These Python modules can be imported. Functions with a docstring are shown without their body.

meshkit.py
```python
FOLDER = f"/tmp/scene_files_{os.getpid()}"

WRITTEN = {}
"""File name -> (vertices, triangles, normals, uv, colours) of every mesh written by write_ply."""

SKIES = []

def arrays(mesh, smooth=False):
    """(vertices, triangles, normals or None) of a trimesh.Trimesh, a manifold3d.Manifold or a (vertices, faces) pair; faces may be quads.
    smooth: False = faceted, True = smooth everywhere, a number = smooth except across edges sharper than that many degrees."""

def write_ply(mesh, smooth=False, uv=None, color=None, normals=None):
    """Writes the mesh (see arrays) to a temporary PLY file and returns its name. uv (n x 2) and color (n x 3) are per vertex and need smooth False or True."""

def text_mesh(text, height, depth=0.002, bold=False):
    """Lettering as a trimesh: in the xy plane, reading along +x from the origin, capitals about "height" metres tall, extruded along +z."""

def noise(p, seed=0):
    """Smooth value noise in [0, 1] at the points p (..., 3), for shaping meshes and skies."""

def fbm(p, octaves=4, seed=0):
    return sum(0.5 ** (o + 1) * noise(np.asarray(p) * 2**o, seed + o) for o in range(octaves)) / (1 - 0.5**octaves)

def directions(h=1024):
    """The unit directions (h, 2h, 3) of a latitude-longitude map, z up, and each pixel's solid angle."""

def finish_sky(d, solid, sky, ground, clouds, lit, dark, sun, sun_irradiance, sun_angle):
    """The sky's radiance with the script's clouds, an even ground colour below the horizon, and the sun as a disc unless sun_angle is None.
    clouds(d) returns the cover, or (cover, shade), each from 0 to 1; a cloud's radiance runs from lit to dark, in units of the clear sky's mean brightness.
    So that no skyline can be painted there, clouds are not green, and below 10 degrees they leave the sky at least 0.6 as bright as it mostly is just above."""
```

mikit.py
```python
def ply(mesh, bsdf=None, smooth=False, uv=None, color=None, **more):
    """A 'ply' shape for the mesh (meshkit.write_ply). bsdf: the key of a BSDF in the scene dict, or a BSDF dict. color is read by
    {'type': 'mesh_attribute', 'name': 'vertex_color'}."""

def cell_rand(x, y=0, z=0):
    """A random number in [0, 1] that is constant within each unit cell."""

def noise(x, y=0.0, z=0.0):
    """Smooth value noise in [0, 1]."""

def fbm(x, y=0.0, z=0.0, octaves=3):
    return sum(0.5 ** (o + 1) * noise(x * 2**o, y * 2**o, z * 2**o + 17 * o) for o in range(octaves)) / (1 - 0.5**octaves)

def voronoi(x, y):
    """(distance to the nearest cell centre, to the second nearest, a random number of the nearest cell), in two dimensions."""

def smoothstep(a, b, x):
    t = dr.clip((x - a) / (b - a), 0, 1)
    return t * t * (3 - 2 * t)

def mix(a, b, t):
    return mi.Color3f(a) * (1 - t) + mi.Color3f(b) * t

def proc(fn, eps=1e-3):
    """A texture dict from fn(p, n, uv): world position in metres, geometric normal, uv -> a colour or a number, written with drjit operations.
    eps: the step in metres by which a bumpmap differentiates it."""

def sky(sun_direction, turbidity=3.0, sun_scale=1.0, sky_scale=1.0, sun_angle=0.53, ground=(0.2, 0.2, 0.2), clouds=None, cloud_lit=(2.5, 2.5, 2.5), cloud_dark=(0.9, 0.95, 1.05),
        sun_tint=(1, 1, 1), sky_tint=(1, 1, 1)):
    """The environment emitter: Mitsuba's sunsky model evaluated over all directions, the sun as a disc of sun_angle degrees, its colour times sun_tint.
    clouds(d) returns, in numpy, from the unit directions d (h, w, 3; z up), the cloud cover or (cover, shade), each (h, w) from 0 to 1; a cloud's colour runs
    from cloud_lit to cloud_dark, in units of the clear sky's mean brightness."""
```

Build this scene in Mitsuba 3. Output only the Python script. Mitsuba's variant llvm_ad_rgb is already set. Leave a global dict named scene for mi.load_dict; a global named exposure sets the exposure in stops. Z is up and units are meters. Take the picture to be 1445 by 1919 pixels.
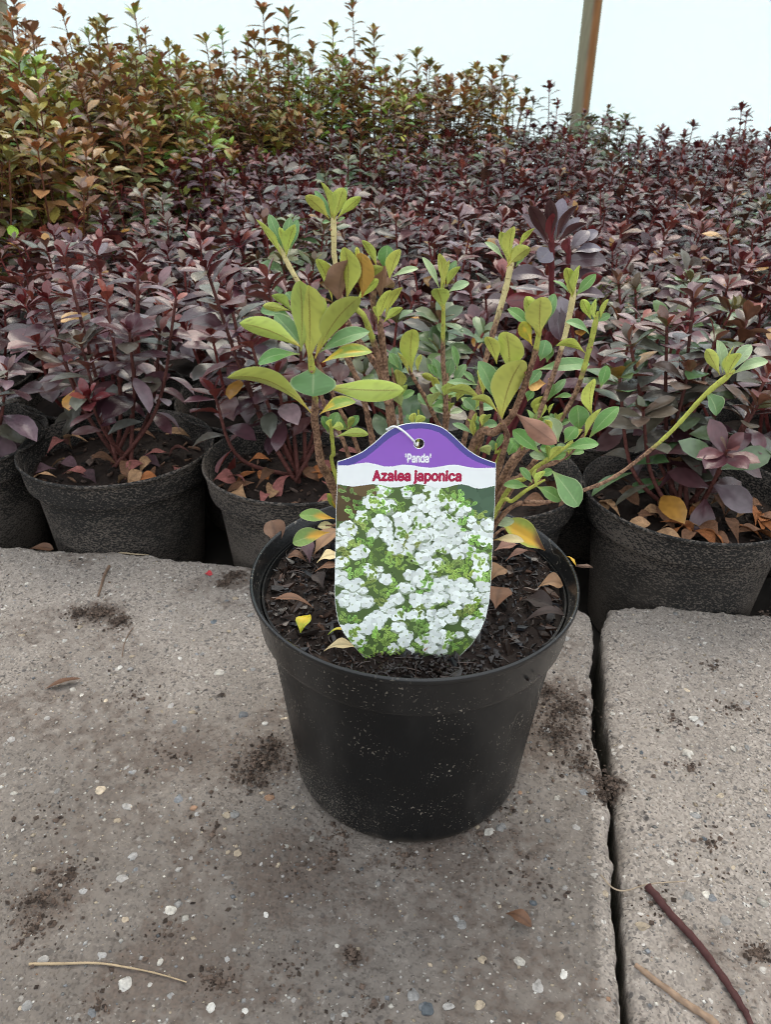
"""A white-flowering azalea in a black pot on concrete slabs before a nursery bed of purple azaleas, overcast daylight."""
import math
import numpy as np, trimesh, drjit as dr, mitsuba as mi
import mikit, meshkit
from mikit import noise, fbm, voronoi, cell_rand, smoothstep, mix

T = mi.ScalarTransform4f
scene, labels = {}, {}

# ------------------------------------------------------------------ camera, sky, exposure
CAM_POS, CAM_AIM, CAM_UP = (-0.0178, -0.3775, 0.3942), (-0.016, 0.4971, -0.0907), (-0.011, 0.4849, 0.8745)
scene['camera'] = {'type': 'thinlens', 'to_world': T().look_at(origin=CAM_POS, target=CAM_AIM, up=CAM_UP), 'fov': 53.13, 'fov_axis': 'x',
                   'aperture_radius': 0.0005, 'focus_distance': 0.43, 'near_clip': 0.02, 'far_clip': 5000.0}
exposure = 2.75


def cloud_deck(d):
    z = np.clip(d[..., 2], 0, 1)
    return np.ones_like(z), np.clip(0.55 - 0.5 * z + 0.25 * (meshkit.fbm(d * [2.5, 2.5, 5.0], 3) - 0.5), 0, 1)


scene['sky'] = mikit.sky((0.12, 0.62, 0.78), turbidity=4, sun_scale=0.25, sun_angle=40, sun_tint=(0.92, 1.0, 1.10), clouds=cloud_deck, cloud_lit=(2.38, 2.5, 2.60), cloud_dark=(1.70, 1.84, 1.96))

# ------------------------------------------------------------------ materials
VC = {'type': 'mesh_attribute', 'name': 'vertex_color'}


def two(b):
    return {'type': 'twosided', 'bsdf': b}


def pr(color, rough, **k):
    return {'type': 'principled', 'base_color': color if isinstance(color, dict) else {'type': 'rgb', 'value': list(color)}, 'roughness': rough, **k}




def pack(color):
    """A colour that is constant over a piece, as two numbers in its uv, so that alike pieces stay one batch for the renderer."""
    c = np.clip(color, 0, 0.999)
    return np.stack([np.floor(c[:, 0] * 1000) + 0.05 + 0.9 * c[:, 1], c[:, 2]], -1)


def piece_color(uv):
    x = dr.floor(uv.x)
    return mi.Color3f(x / 1000.0, dr.clip((uv.x - x - 0.05) / 0.9, 0, 1), uv.y)


def piece_leaf(p, n, uv):
    return piece_color(uv) * (0.80 + 0.40 * noise(p.x * 260, p.y * 260, p.z * 260))


def piece_rough(p, n, uv):
    a = noise(p.x * 420, p.y * 420, p.z * 420)
    return piece_color(uv) * (0.45 + 0.6 * a + 0.5 * noise(p.x * 1500, p.y * 1500, p.z * 1500))


scene['leaf_far'] = two(pr(mikit.proc(piece_leaf), 0.30, specular=0.55))
scene['soil_piece'] = two(pr(mikit.proc(piece_rough), 0.34, specular=0.5))
scene['piece'] = two(pr(mikit.proc(piece_rough), 0.7, specular=0.2))
scene['leaf_near'] = two(pr(VC, 0.40, specular=0.32))
scene['dry_leaf'] = two(pr(VC, 0.6, specular=0.3))
scene['bark'] = two(pr(VC, 0.8, specular=0.2))
scene['soil_dark'] = two(pr(VC, 0.75, specular=0.18))
scene['print'] = two(pr(VC, 0.35, specular=0.4))


STAINS = [(p[0], p[1], r) for p, r in zip([(-0.2561, 0.1506, 0.0), (-0.1528, 0.205, 0.0), (0.1024, 0.0153, 0.0), (0.1134, 0.0526, -0.0), (-0.0973, -0.0115, 0.0), (-0.2013, -0.1118, 0.0), (-0.0318, -0.1398, 0.0), (-0.0994, -0.154, 0.0), (0.1798, -0.1362, 0.0), (0.1267, -0.022, 0.0), (-0.1547, -0.0076, 0.0), (0.0158, -0.0791, 0.0), (-0.0641, -0.0939, 0.0), (-0.1302, -0.1435, 0.0)], (.019, .016, .034, .026, .022, .022, .007, .011, .008, .016, .022, .022, .03, .03))]


def concrete(p, n, uv):
    x, y = p.x, p.y
    f1 = fbm(x * 24, y * 24, p.z * 24, 4)
    f2 = fbm(x * 190 + 5, y * 190, p.z * 190, 3)
    f3 = noise(x * 1000, y * 1000, p.z * 700)
    base = mix((0.172, 0.149, 0.130), (0.304, 0.266, 0.234), f1 * 0.55 + (f2 - 0.5) * 0.7 + 0.25)
    base = base * (0.62 + 0.76 * f3)
    gx, gy = x + 0.0022 * (noise(x * 420, y * 420) - 0.5), y + 0.0022 * (noise(x * 420 + 9, y * 420) - 0.5)
    for s, r, k in ((0.0021, 0.38, 0.62), (0.0052, 0.36, 0.5)):
        a, b, w = voronoi(gx / s, gy / s * 1.15)
        rad = r * (0.45 + 0.7 * cell_rand(w * 5000.0, 3.0))
        m = smoothstep(rad, rad * 0.6, a) * dr.select(w < k, 1.0, 0.0)
        h = cell_rand(w * 9000.0, 7.0)
        c = mix((0.145, 0.124, 0.110), (0.39, 0.345, 0.305), h * h)
        c = dr.select(h > 0.94, mi.Color3f(0.48, 0.455, 0.42), dr.select(h < 0.20, mi.Color3f(0.085, 0.078, 0.075), c))
        base = mix(base, c, m * 0.85)
    pit = smoothstep(0.62, 0.76, noise(x * 760, y * 760, 3.0)) * smoothstep(0.35, 0.65, f2)
    base = base * (1 - 0.5 * pit)
    # film: left slab toned darker towards its front; d: stains where soil was spilt
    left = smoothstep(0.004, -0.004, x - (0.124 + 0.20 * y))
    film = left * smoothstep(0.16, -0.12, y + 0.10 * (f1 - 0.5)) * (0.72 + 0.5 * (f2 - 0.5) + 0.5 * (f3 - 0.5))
    d = smoothstep(0.53, 0.72, fbm(x * 17 + 3.1, y * 17 + 1.7, 0.0, 4) + 0.04 * left) * smoothstep(0.3, 0.7, f2 + 0.5 * (f3 - 0.5)) * 0.75
    for sx, sy, sr in STAINS:
        q = dr.sqrt(dr.square(x - sx) + dr.square((y - sy) * 1.2)) / (1.3 * sr)
        d = dr.maximum(d, smoothstep(1.0, 0.5, q + 1.5 * (f2 - 0.5) + 0.9 * (f1 - 0.5)) * (0.6 + 0.4 * f3))
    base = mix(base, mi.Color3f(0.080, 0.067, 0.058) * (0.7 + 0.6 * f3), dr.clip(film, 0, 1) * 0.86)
    base = mix(base, mi.Color3f(0.082, 0.060, 0.048) * (0.5 + 1.0 * f3), d * 0.8)
    algae = smoothstep(-0.004, -0.03, p.z)
    return mix(base, (0.05, 0.05, 0.036), algae * 0.75)


def concrete_bump(p, n, uv):
    x, y = p.x, p.y
    a, b, w = voronoi(x / 0.0042, y / 0.0042)
    return fbm(x * 330, y * 330, p.z * 330, 3) * 0.9 + smoothstep(0.45, 0.2, a) * dr.select(w < 0.4, 0.5, 0.0)


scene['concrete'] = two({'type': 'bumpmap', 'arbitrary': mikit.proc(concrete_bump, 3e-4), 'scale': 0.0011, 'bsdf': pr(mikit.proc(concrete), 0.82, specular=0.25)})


def black_plastic(p, n, uv):
    ang = dr.atan2(p.y, p.x) * 0.09
    sp = smoothstep(0.86, 0.91, noise(ang * 1100, p.z * 1000, 2.0)) * smoothstep(0.40, 0.7, fbm(ang * 40, p.z * 60, 5.0, 3))
    zone = smoothstep(0.055, 0.02, p.z) * smoothstep(0.01, -0.03, p.x + 0.02)
    sp2 = smoothstep(0.76, 0.82, noise(ang * 1300, p.z * 1400, 8.0)) * zone
    film = smoothstep(0.45, 0.75, fbm(ang * 35 + 3, p.z * 16, 0.0, 4))
    ridge = smoothstep(0.012, 0.0, dr.abs(fbm(ang * 45 + 7, p.z * 26, 3.0, 3) - 0.5)) * smoothstep(0.62, 0.80, fbm(ang * 22, p.z * 22, 9.0, 2))
    sp = dr.maximum(sp, ridge * 0.7)
    low = smoothstep(0.012, 0.0, p.z + 0.006 * fbm(ang * 90, 0.0, 0.0, 2))
    c = mix((0.0045, 0.005, 0.0055), (0.014, 0.0137, 0.0135), film)
    c = mix(c, (0.24, 0.21, 0.17), dr.clip(sp * 0.75 + sp2 * 0.6, 0, 1))
    return mix(c, (0.075, 0.06, 0.048), low * 0.7)


def black_rough(p, n, uv):
    ang = dr.atan2(p.y, p.x) * 0.09
    return 0.27 + 0.25 * fbm(ang * 60, p.z * 60, 0.0, 3)


scene['pot_rim'] = two(pr(mikit.proc(black_plastic), 0.27, specular=0.5))
scene['pot_black'] = two(pr(mikit.proc(black_plastic), mikit.proc(black_rough), specular=0.36))


def dusty_plastic(p, n, uv):
    a = noise(p.x * 640, p.y * 640, p.z * 820)
    b = noise(p.x * 1500 + 3, p.y * 1500, p.z * 1900)
    f = fbm(p.x * 16, p.y * 16, p.z * 20, 3)
    low = smoothstep(0.060, -0.06, p.z)
    dust = smoothstep(0.46, 0.68, a * 0.55 + b * 0.45 + (f - 0.5) * 0.45 + low * 0.10)
    c = mix((0.010, 0.0095, 0.009), (0.15, 0.125, 0.105), dust * 0.62)
    film = smoothstep(0.42, 0.75, fbm(p.x * 22, p.y * 22, p.z * 9 + 4, 3)) * low
    return mix(c, (0.12, 0.098, 0.080), film * 0.6)


scene['pot_dusty'] = two(pr(mikit.proc(dusty_plastic), 0.7, specular=0.35))


def earth(p, n, uv):
    f = fbm(p.x * 30, p.y * 30, 0.0, 4)
    return mix((0.012, 0.010, 0.008), (0.035, 0.028, 0.022), f)


scene['earth'] = two(pr(mikit.proc(earth), 0.9))


def film_color(p, n, uv):
    f = fbm(p.x * 0.7, p.z * 1.6, 0.0, 3)
    return mix((0.775, 0.935, 0.96), (0.815, 0.945, 0.965), f)


scene['polythene'] = {'type': 'principledthin', 'base_color': mikit.proc(film_color), 'roughness': 0.5, 'diff_trans': 1.5, 'spec_trans': 0.0}


# ------------------------------------------------------------------ helpers
def num(name):
    if not any(k == name or k.startswith(name + '__') for k in list(scene) + list(labels)):
        return name
    i = 1
    while True:
        key = f'{name}_{i:03d}'
        if key not in labels and not any(k == key or k.startswith(key + '__') for k in scene):
            return key
        i += 1


COUNT = {}


def child(parent, name):
    n = COUNT.get((parent, name), 0)
    COUNT[(parent, name)] = n + 1
    return f'{parent}__{name}' + (f'_{n:03d}' if n else '')


def put(key, mesh, bsdf, smooth=True, color=None, **more):
    if bsdf in ('piece', 'leaf_far', 'soil_piece'):
        scene[key] = mikit.ply(mesh, bsdf, smooth=smooth, uv=pack(color), **more)
    else:
        scene[key] = mikit.ply(mesh, bsdf, smooth=smooth, color=color, **more)
    return key


TOP = {}


def thing(name, label, category, group=None, kind=None):
    n = TOP.get(name, 0)
    TOP[name] = n + 1
    key = name + (f'_{n:03d}' if n else '')
    labels[key] = {'label': label, 'category': category}
    if group:
        labels[key]['group'] = group
    if kind:
        labels[key]['kind'] = kind
    return key


def structure(name):
    labels[name] = {'kind': 'structure'}
    return name


def unit(v):
    v = np.asarray(v, float)
    return v / (np.linalg.norm(v, axis=-1, keepdims=True) + 1e-12)


class Soup:
    """Collects pieces with vertex colours into one mesh."""

    def __init__(self):
        self.v, self.f, self.c, self.n = [], [], [], 0

    def add(self, v, f, c):
        v = np.asarray(v, float)
        self.v.append(v)
        self.f.append(np.asarray(f) + self.n)
        self.c.append(np.broadcast_to(np.asarray(c, float), v.shape))
        self.n += len(v)

    def put(self, key, bsdf, smooth=True):
        return put(key, (np.vstack(self.v), np.vstack(self.f)), bsdf, smooth, np.clip(np.vstack(self.c), 0, 1))


def catmull(P, per=6):
    P = np.asarray(P, float)
    if len(P) < 3:
        t = np.linspace(0, len(P) - 1, per * (len(P) - 1) + 1)
        return np.stack([np.interp(t, np.arange(len(P)), P[:, i]) for i in range(P.shape[1])], -1)
    Q = np.vstack([2 * P[0] - P[1], P, 2 * P[-1] - P[-2]])
    out = []
    for i in range(1, len(Q) - 2):
        t = np.linspace(0, 1, per, endpoint=False)[:, None]
        a, b, c, d = Q[i - 1], Q[i], Q[i + 1], Q[i + 2]
        out.append(0.5 * (2 * b + (c - a) * t + (2 * a - 5 * b + 4 * c - d) * t**2 + (3 * b - a - 3 * c + d) * t**3))
    return np.vstack(out + [P[-1:]])


def tube(P, r, sides=8, rough=0.0, seed=0):
    """(vertices, faces) of a closed tapered tube."""
    P, r = np.asarray(P, float), np.broadcast_to(np.asarray(r, float), (len(P),))
    t = unit(np.gradient(P, axis=0))
    ref = np.array([0.31, 0.17, 0.93]) if abs(t[0, 2]) < 0.8 else np.array([0.95, 0.2, 0.1])
    a = unit(np.cross(t, ref))
    b = np.cross(t, a)
    ang = np.arange(sides) * 2 * np.pi / sides
    ring = np.cos(ang)[None, :, None] * a[:, None] + np.sin(ang)[None, :, None] * b[:, None]
    rr = r[:, None, None] * np.ones((1, sides, 1))
    if rough:
        q = P[:, None] + ring * r[:, None, None]
        rr = rr * (1 + rough * (2 * meshkit.fbm(q * 420 + seed, 2) - 1))[..., None]
    v = (P[:, None] + ring * rr).reshape(-1, 3)
    i, j = np.meshgrid(np.arange(len(P) - 1), np.arange(sides), indexing='ij')
    q = np.stack([i * sides + j, i * sides + (j + 1) % sides, (i + 1) * sides + (j + 1) % sides, (i + 1) * sides + j], -1).reshape(-1, 4)
    f = np.vstack([q[:, [0, 1, 2]], q[:, [0, 2, 3]]])
    v = np.vstack([v, P[:1], P[-1:]])
    k, m = len(v) - 2, len(v) - 1
    jj = np.arange(sides)
    o = (len(P) - 1) * sides
    f = np.vstack([f, np.stack([(jj + 1) % sides, jj, jj * 0 + k], 1), np.stack([o + jj, o + (jj + 1) % sides, jj * 0 + m], 1)])
    return v, f


def lathe(profile, seg=96, center=(0, 0, 0)):
    prof = np.asarray(profile, float)
    ang = np.arange(seg) * 2 * np.pi / seg
    v = np.stack([prof[:, None, 0] * np.cos(ang), prof[:, None, 0] * np.sin(ang), prof[:, None, 1] + 0 * ang], -1).reshape(-1, 3) + center
    n = len(prof)
    i, j = np.meshgrid(np.arange(n - 1), np.arange(seg), indexing='ij')
    q = np.stack([i * seg + j, i * seg + (j + 1) % seg, (i + 1) * seg + (j + 1) % seg, (i + 1) * seg + j], -1).reshape(-1, 4)
    return v, np.vstack([q[:, [0, 1, 2]], q[:, [0, 2, 3]]])


VS_HERO = np.array([-1, -0.9, -0.62, -0.32, -0.08, 0, 0.08, 0.32, 0.62, 0.9, 1.0])
VS_MID = np.array([-1, -0.55, 0, 0.55, 1.0])
VS_LOW = np.array([-1, 0, 1.0])


def leaf_width(u, blunt=0.8):
    w = np.sin(np.pi * np.clip(u, 0, 1) ** 1.32) ** blunt
    return np.maximum(w * (0.35 + 0.65 * np.clip(u / 0.45, 0, 1)), 0.05 * (u < 0.25))


def leaf_batch(base, d, n, L, W, bend, fold, nu, vs, thick=0.00035, droop=0.0, twist=0.0, wave=0.0, rng=None, blunt=0.8):
    """Many leaves, each a thin closed blade (an upper and a lower sheet that meet at the rim). -> (N, verts, 3), faces, u and v per vertex, sheet 0 or 1"""
    base, d, n = np.atleast_2d(base), unit(np.atleast_2d(d)), np.atleast_2d(n)
    N = len(base)
    n = unit(n - (n * d).sum(-1, keepdims=True) * d)
    s = np.cross(d, n)
    L, W, bend, fold, droop, twist = (np.broadcast_to(np.asarray(x, float), (N,)) for x in (L, W, bend, fold, droop, twist))
    u = np.linspace(0, 1, nu)
    U, V = np.meshgrid(u, vs, indexing='ij')
    w = leaf_width(U, blunt)
    A = lambda x: x[:, None, None]  # noqa: E731
    th = A(twist) * U
    off = A(W) / 2 * w * V
    h = A(bend) * A(L) * 4 * U * (1 - U) - A(droop) * A(L) * U**2 + A(fold) * np.abs(V) ** 1.3 * A(W) / 2 * w
    if wave:
        ph = rng.uniform(0, 6.28, N)
        h = h + wave * A(W) * V * np.sin(U * 9 + A(ph)) * w
    lat, up = off * np.cos(th), off * np.sin(th) + h
    top = base[:, None, None] + d[:, None, None] * (A(L) * U)[..., None] + s[:, None, None] * lat[..., None] + n[:, None, None] * up[..., None]
    bot = top - n[:, None, None] * (thick * (1 - V**4) * np.minimum(1, np.sin(np.pi * np.clip(U, 0.02, 0.98)) * 3))[None, ..., None]
    nv = len(vs)
    i, j = np.meshgrid(np.arange(nu - 1), np.arange(nv - 1), indexing='ij')
    q = np.stack([i * nv + j, i * nv + j + 1, (i + 1) * nv + j + 1, (i + 1) * nv + j], -1).reshape(-1, 4)
    f = np.vstack([q[:, [0, 1, 2]], q[:, [0, 2, 3]]])
    g = f[:, ::-1] + nu * nv
    # upper sheet must face +n: d x s = d x (d x n) = -n, so (u, v) order gives -n
    faces = np.vstack([f[:, ::-1], g[:, ::-1]])
    verts = np.concatenate([top.reshape(N, -1, 3), bot.reshape(N, -1, 3)], 1)
    uu, vv = np.tile(U.ravel(), 2), np.tile(V.ravel(), 2)
    sheet = np.repeat([0, 1], nu * nv)
    return verts, faces, uu, vv, sheet


def lerp(a, b, t):
    return np.asarray(a) * (1 - t) + np.asarray(b) * t


def ss(a, b, x):
    t = np.clip((x - a) / (b - a), 0, 1)
    return t * t * (3 - 2 * t)


# ------------------------------------------------------------------ ground
GZ = -0.068
structure('ground')
g = 400.0
put('ground', (np.array([[-g, -g, GZ], [g, -g, GZ], [g, g, GZ], [-g, g, GZ]]), np.array([[0, 1, 2, 3]])), 'earth', smooth=False)

# ------------------------------------------------------------------ pavement: two concrete slabs with a joint
structure('pavement')
bed_v = np.array([[-0.62, -0.55, GZ + 0.004], [0.66, -0.55, GZ + 0.004], [0.66, 0.13, GZ + 0.004], [-0.62, 0.24, GZ + 0.004]])
put('pavement__bed', (bed_v, np.array([[0, 1, 2, 3]])), 'earth', smooth=False)


def slab(xl, xr, yb, us, vs, seed, z0=0.0):
    """A slab between the curves x = xl(y) and x = xr(y), y from -0.55 to yb(x): worn top, rounded chipped arrises, sides down to the bed."""
    U, V = np.meshgrid(us, vs, indexing='ij')
    x = 0.5 * np.ones_like(U)
    y = 0.0 * U
    for _ in range(4):
        y = -0.55 + V * (yb(x) + 0.55)
        x = xl(y) + U * (xr(y) - xl(y))
    P = np.stack([x, y, 0 * x], -1)
    d = np.minimum.reduce([x - xl(y), xr(y) - x, yb(x) - y])
    d = d + 0.004 * (meshkit.fbm(P * 130, 3, seed) - 0.5) * (d < 0.02)
    r = 0.009
    k = np.clip(r - d, 0, r)
    z = z0 - (r - np.sqrt(np.maximum(r * r - k * k, 0))) * 0.8
    z = z + 0.0030 * (meshkit.fbm(P * 9, 3, seed + 3) - 0.5) + 0.0016 * (meshkit.fbm(P * 75, 3, seed + 5) - 0.5) + 0.0011 * (meshkit.noise(P * 420, seed + 6) - 0.5)
    nu, nv = U.shape
    top = np.stack([x, y, z], -1).reshape(-1, 3)
    i, j = np.meshgrid(np.arange(nu - 1), np.arange(nv - 1), indexing='ij')
    q = np.stack([i * nv + j, (i + 1) * nv + j, (i + 1) * nv + j + 1, i * nv + j + 1], -1).reshape(-1, 4)
    idx = np.arange(nu * nv).reshape(nu, nv)
    loop = np.concatenate([idx[:-1, 0], idx[-1, :-1], idx[:0:-1, -1], idx[0, :0:-1]])
    rows, faces = [top], [q]
    prev, at = loop, len(top)
    ctr = top[loop].mean(0)
    for zz in (-0.016, -0.03, -0.05, GZ + 0.004):
        e = top[loop].copy()
        inn = unit((ctr - e) * [1, 1, 0])
        amp = 0.004 * (meshkit.fbm(np.c_[e[:, :2] * 90, np.full(len(e), zz * 90)], 3, seed + 9) - 0.35)
        e = e + inn * (amp + 0.02 * abs(zz) * 0.5)[:, None]
        e[:, 2] = zz
        rows.append(e)
        cur = np.arange(at, at + len(e))
        faces.append(np.stack([prev, cur, np.roll(cur, -1), np.roll(prev, -1)], -1))
        prev, at = cur, at + len(e)
    return np.vstack(rows), np.vstack(faces)[:, ::-1]


def wobble(a, seed, amp, fr):
    return amp * (meshkit.fbm(np.stack([np.asarray(a) * fr, 0 * a, 0 * a], -1), 4, seed) - 0.5)


JL = np.array([[-0.6, 0.040], [-0.172, 0.100], [-0.039, 0.1262], [-0.004, 0.130], [0.020, 0.1305], [0.042, 0.134], [0.10, 0.1475], [0.140, 0.159], [0.158, 0.1605], [0.30, 0.17]])
JR = np.array([[-0.6, 0.045], [-0.172, 0.1045], [-0.05, 0.128], [0.0, 0.1385], [0.042, 0.1445], [0.10, 0.1565], [0.145, 0.167], [0.165, 0.178], [0.30, 0.2]])
BL = np.array([[-0.7, 0.275], [-0.39, 0.258], [-0.279, 0.252], [-0.168, 0.235], [0.03, 0.196], [0.15, 0.168], [0.162, 0.155], [0.3, 0.1]])
BR_ = np.array([[0.0, 0.10], [0.165, 0.158], [0.18, 0.171], [0.225, 0.173], [0.315, 0.161], [0.7, 0.10]])
dens = lambda a, b, c, d, lo, hi: np.concatenate([np.linspace(0, a, lo, endpoint=False), np.linspace(a, b, hi, endpoint=False), np.linspace(b, c, lo, endpoint=False), np.linspace(c, 1, d)])  # noqa: E731
us_l = np.concatenate([np.linspace(0, 0.28, 24, endpoint=False), np.linspace(0.28, 0.965, 215, endpoint=False), np.linspace(0.965, 1, 40)])
vs_ = np.concatenate([np.linspace(0, 0.44, 24, endpoint=False), np.linspace(0.44, 0.97, 190, endpoint=False), np.linspace(0.97, 1, 36)])
left_slab = slab(lambda y: -0.62 + 0 * y, lambda y: np.interp(y, JL[:, 0], JL[:, 1]) + wobble(y, 4, 0.005, 60), lambda x: np.interp(x, BL[:, 0], BL[:, 1]) + wobble(x, 2, 0.006, 70), us_l, vs_, 11)
us_r = np.concatenate([np.linspace(0, 0.07, 40, endpoint=False), np.linspace(0.07, 0.62, 150, endpoint=False), np.linspace(0.62, 1, 24)])
right_slab = slab(lambda y: np.interp(y, JR[:, 0], JR[:, 1]) + wobble(y, 8, 0.004, 60), lambda y: 0.66 + 0 * y, lambda x: np.interp(x, BR_[:, 0], BR_[:, 1]) + wobble(x, 7, 0.007, 80), us_r, vs_, 23)
labels['pavement__slab'] = {'label': 'wide grey slab with dark dirt stains'}
labels['pavement__slab_001'] = {'label': 'paler slab right of the joint'}
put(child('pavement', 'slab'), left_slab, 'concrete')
put(child('pavement', 'slab'), right_slab, 'concrete')
slab_trees = None

from scipy.spatial import cKDTree  # noqa: E402

top_pts = np.vstack([left_slab[0], right_slab[0]])
top_pts = top_pts[top_pts[:, 2] > -0.012]
TREE = cKDTree(top_pts[:, :2])


def zslab(x, y):
    d, i = TREE.query(np.stack([x, y], -1))
    return top_pts[i, 2]


ICO1 = trimesh.creation.icosphere(subdivisions=1)
ICO2 = trimesh.creation.icosphere(subdivisions=2)
ICO0 = trimesh.Trimesh([[1, 0, 0], [-1, 0, 0], [0, 1, 0], [0, -1, 0], [0, 0, 1], [0, 0, -1]], [[0, 2, 4], [2, 1, 4], [1, 3, 4], [3, 0, 4], [2, 0, 5], [1, 2, 5], [3, 1, 5], [0, 3, 5]], process=False)


def lump(rng, a, b, c, sub=1, amp=0.35):
    m = (ICO0, ICO1, ICO2)[sub]
    v = m.vertices * (1 + amp * (meshkit.noise(m.vertices * 1.7 + rng.uniform(0, 99, 3)) - 0.5))[:, None] * [a, b, c]
    th = rng.uniform(0, 6.28)
    R = np.array([[math.cos(th), -math.sin(th), 0], [math.sin(th), math.cos(th), 0], [0, 0, 1]])
    return v @ R.T, m.faces


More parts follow.
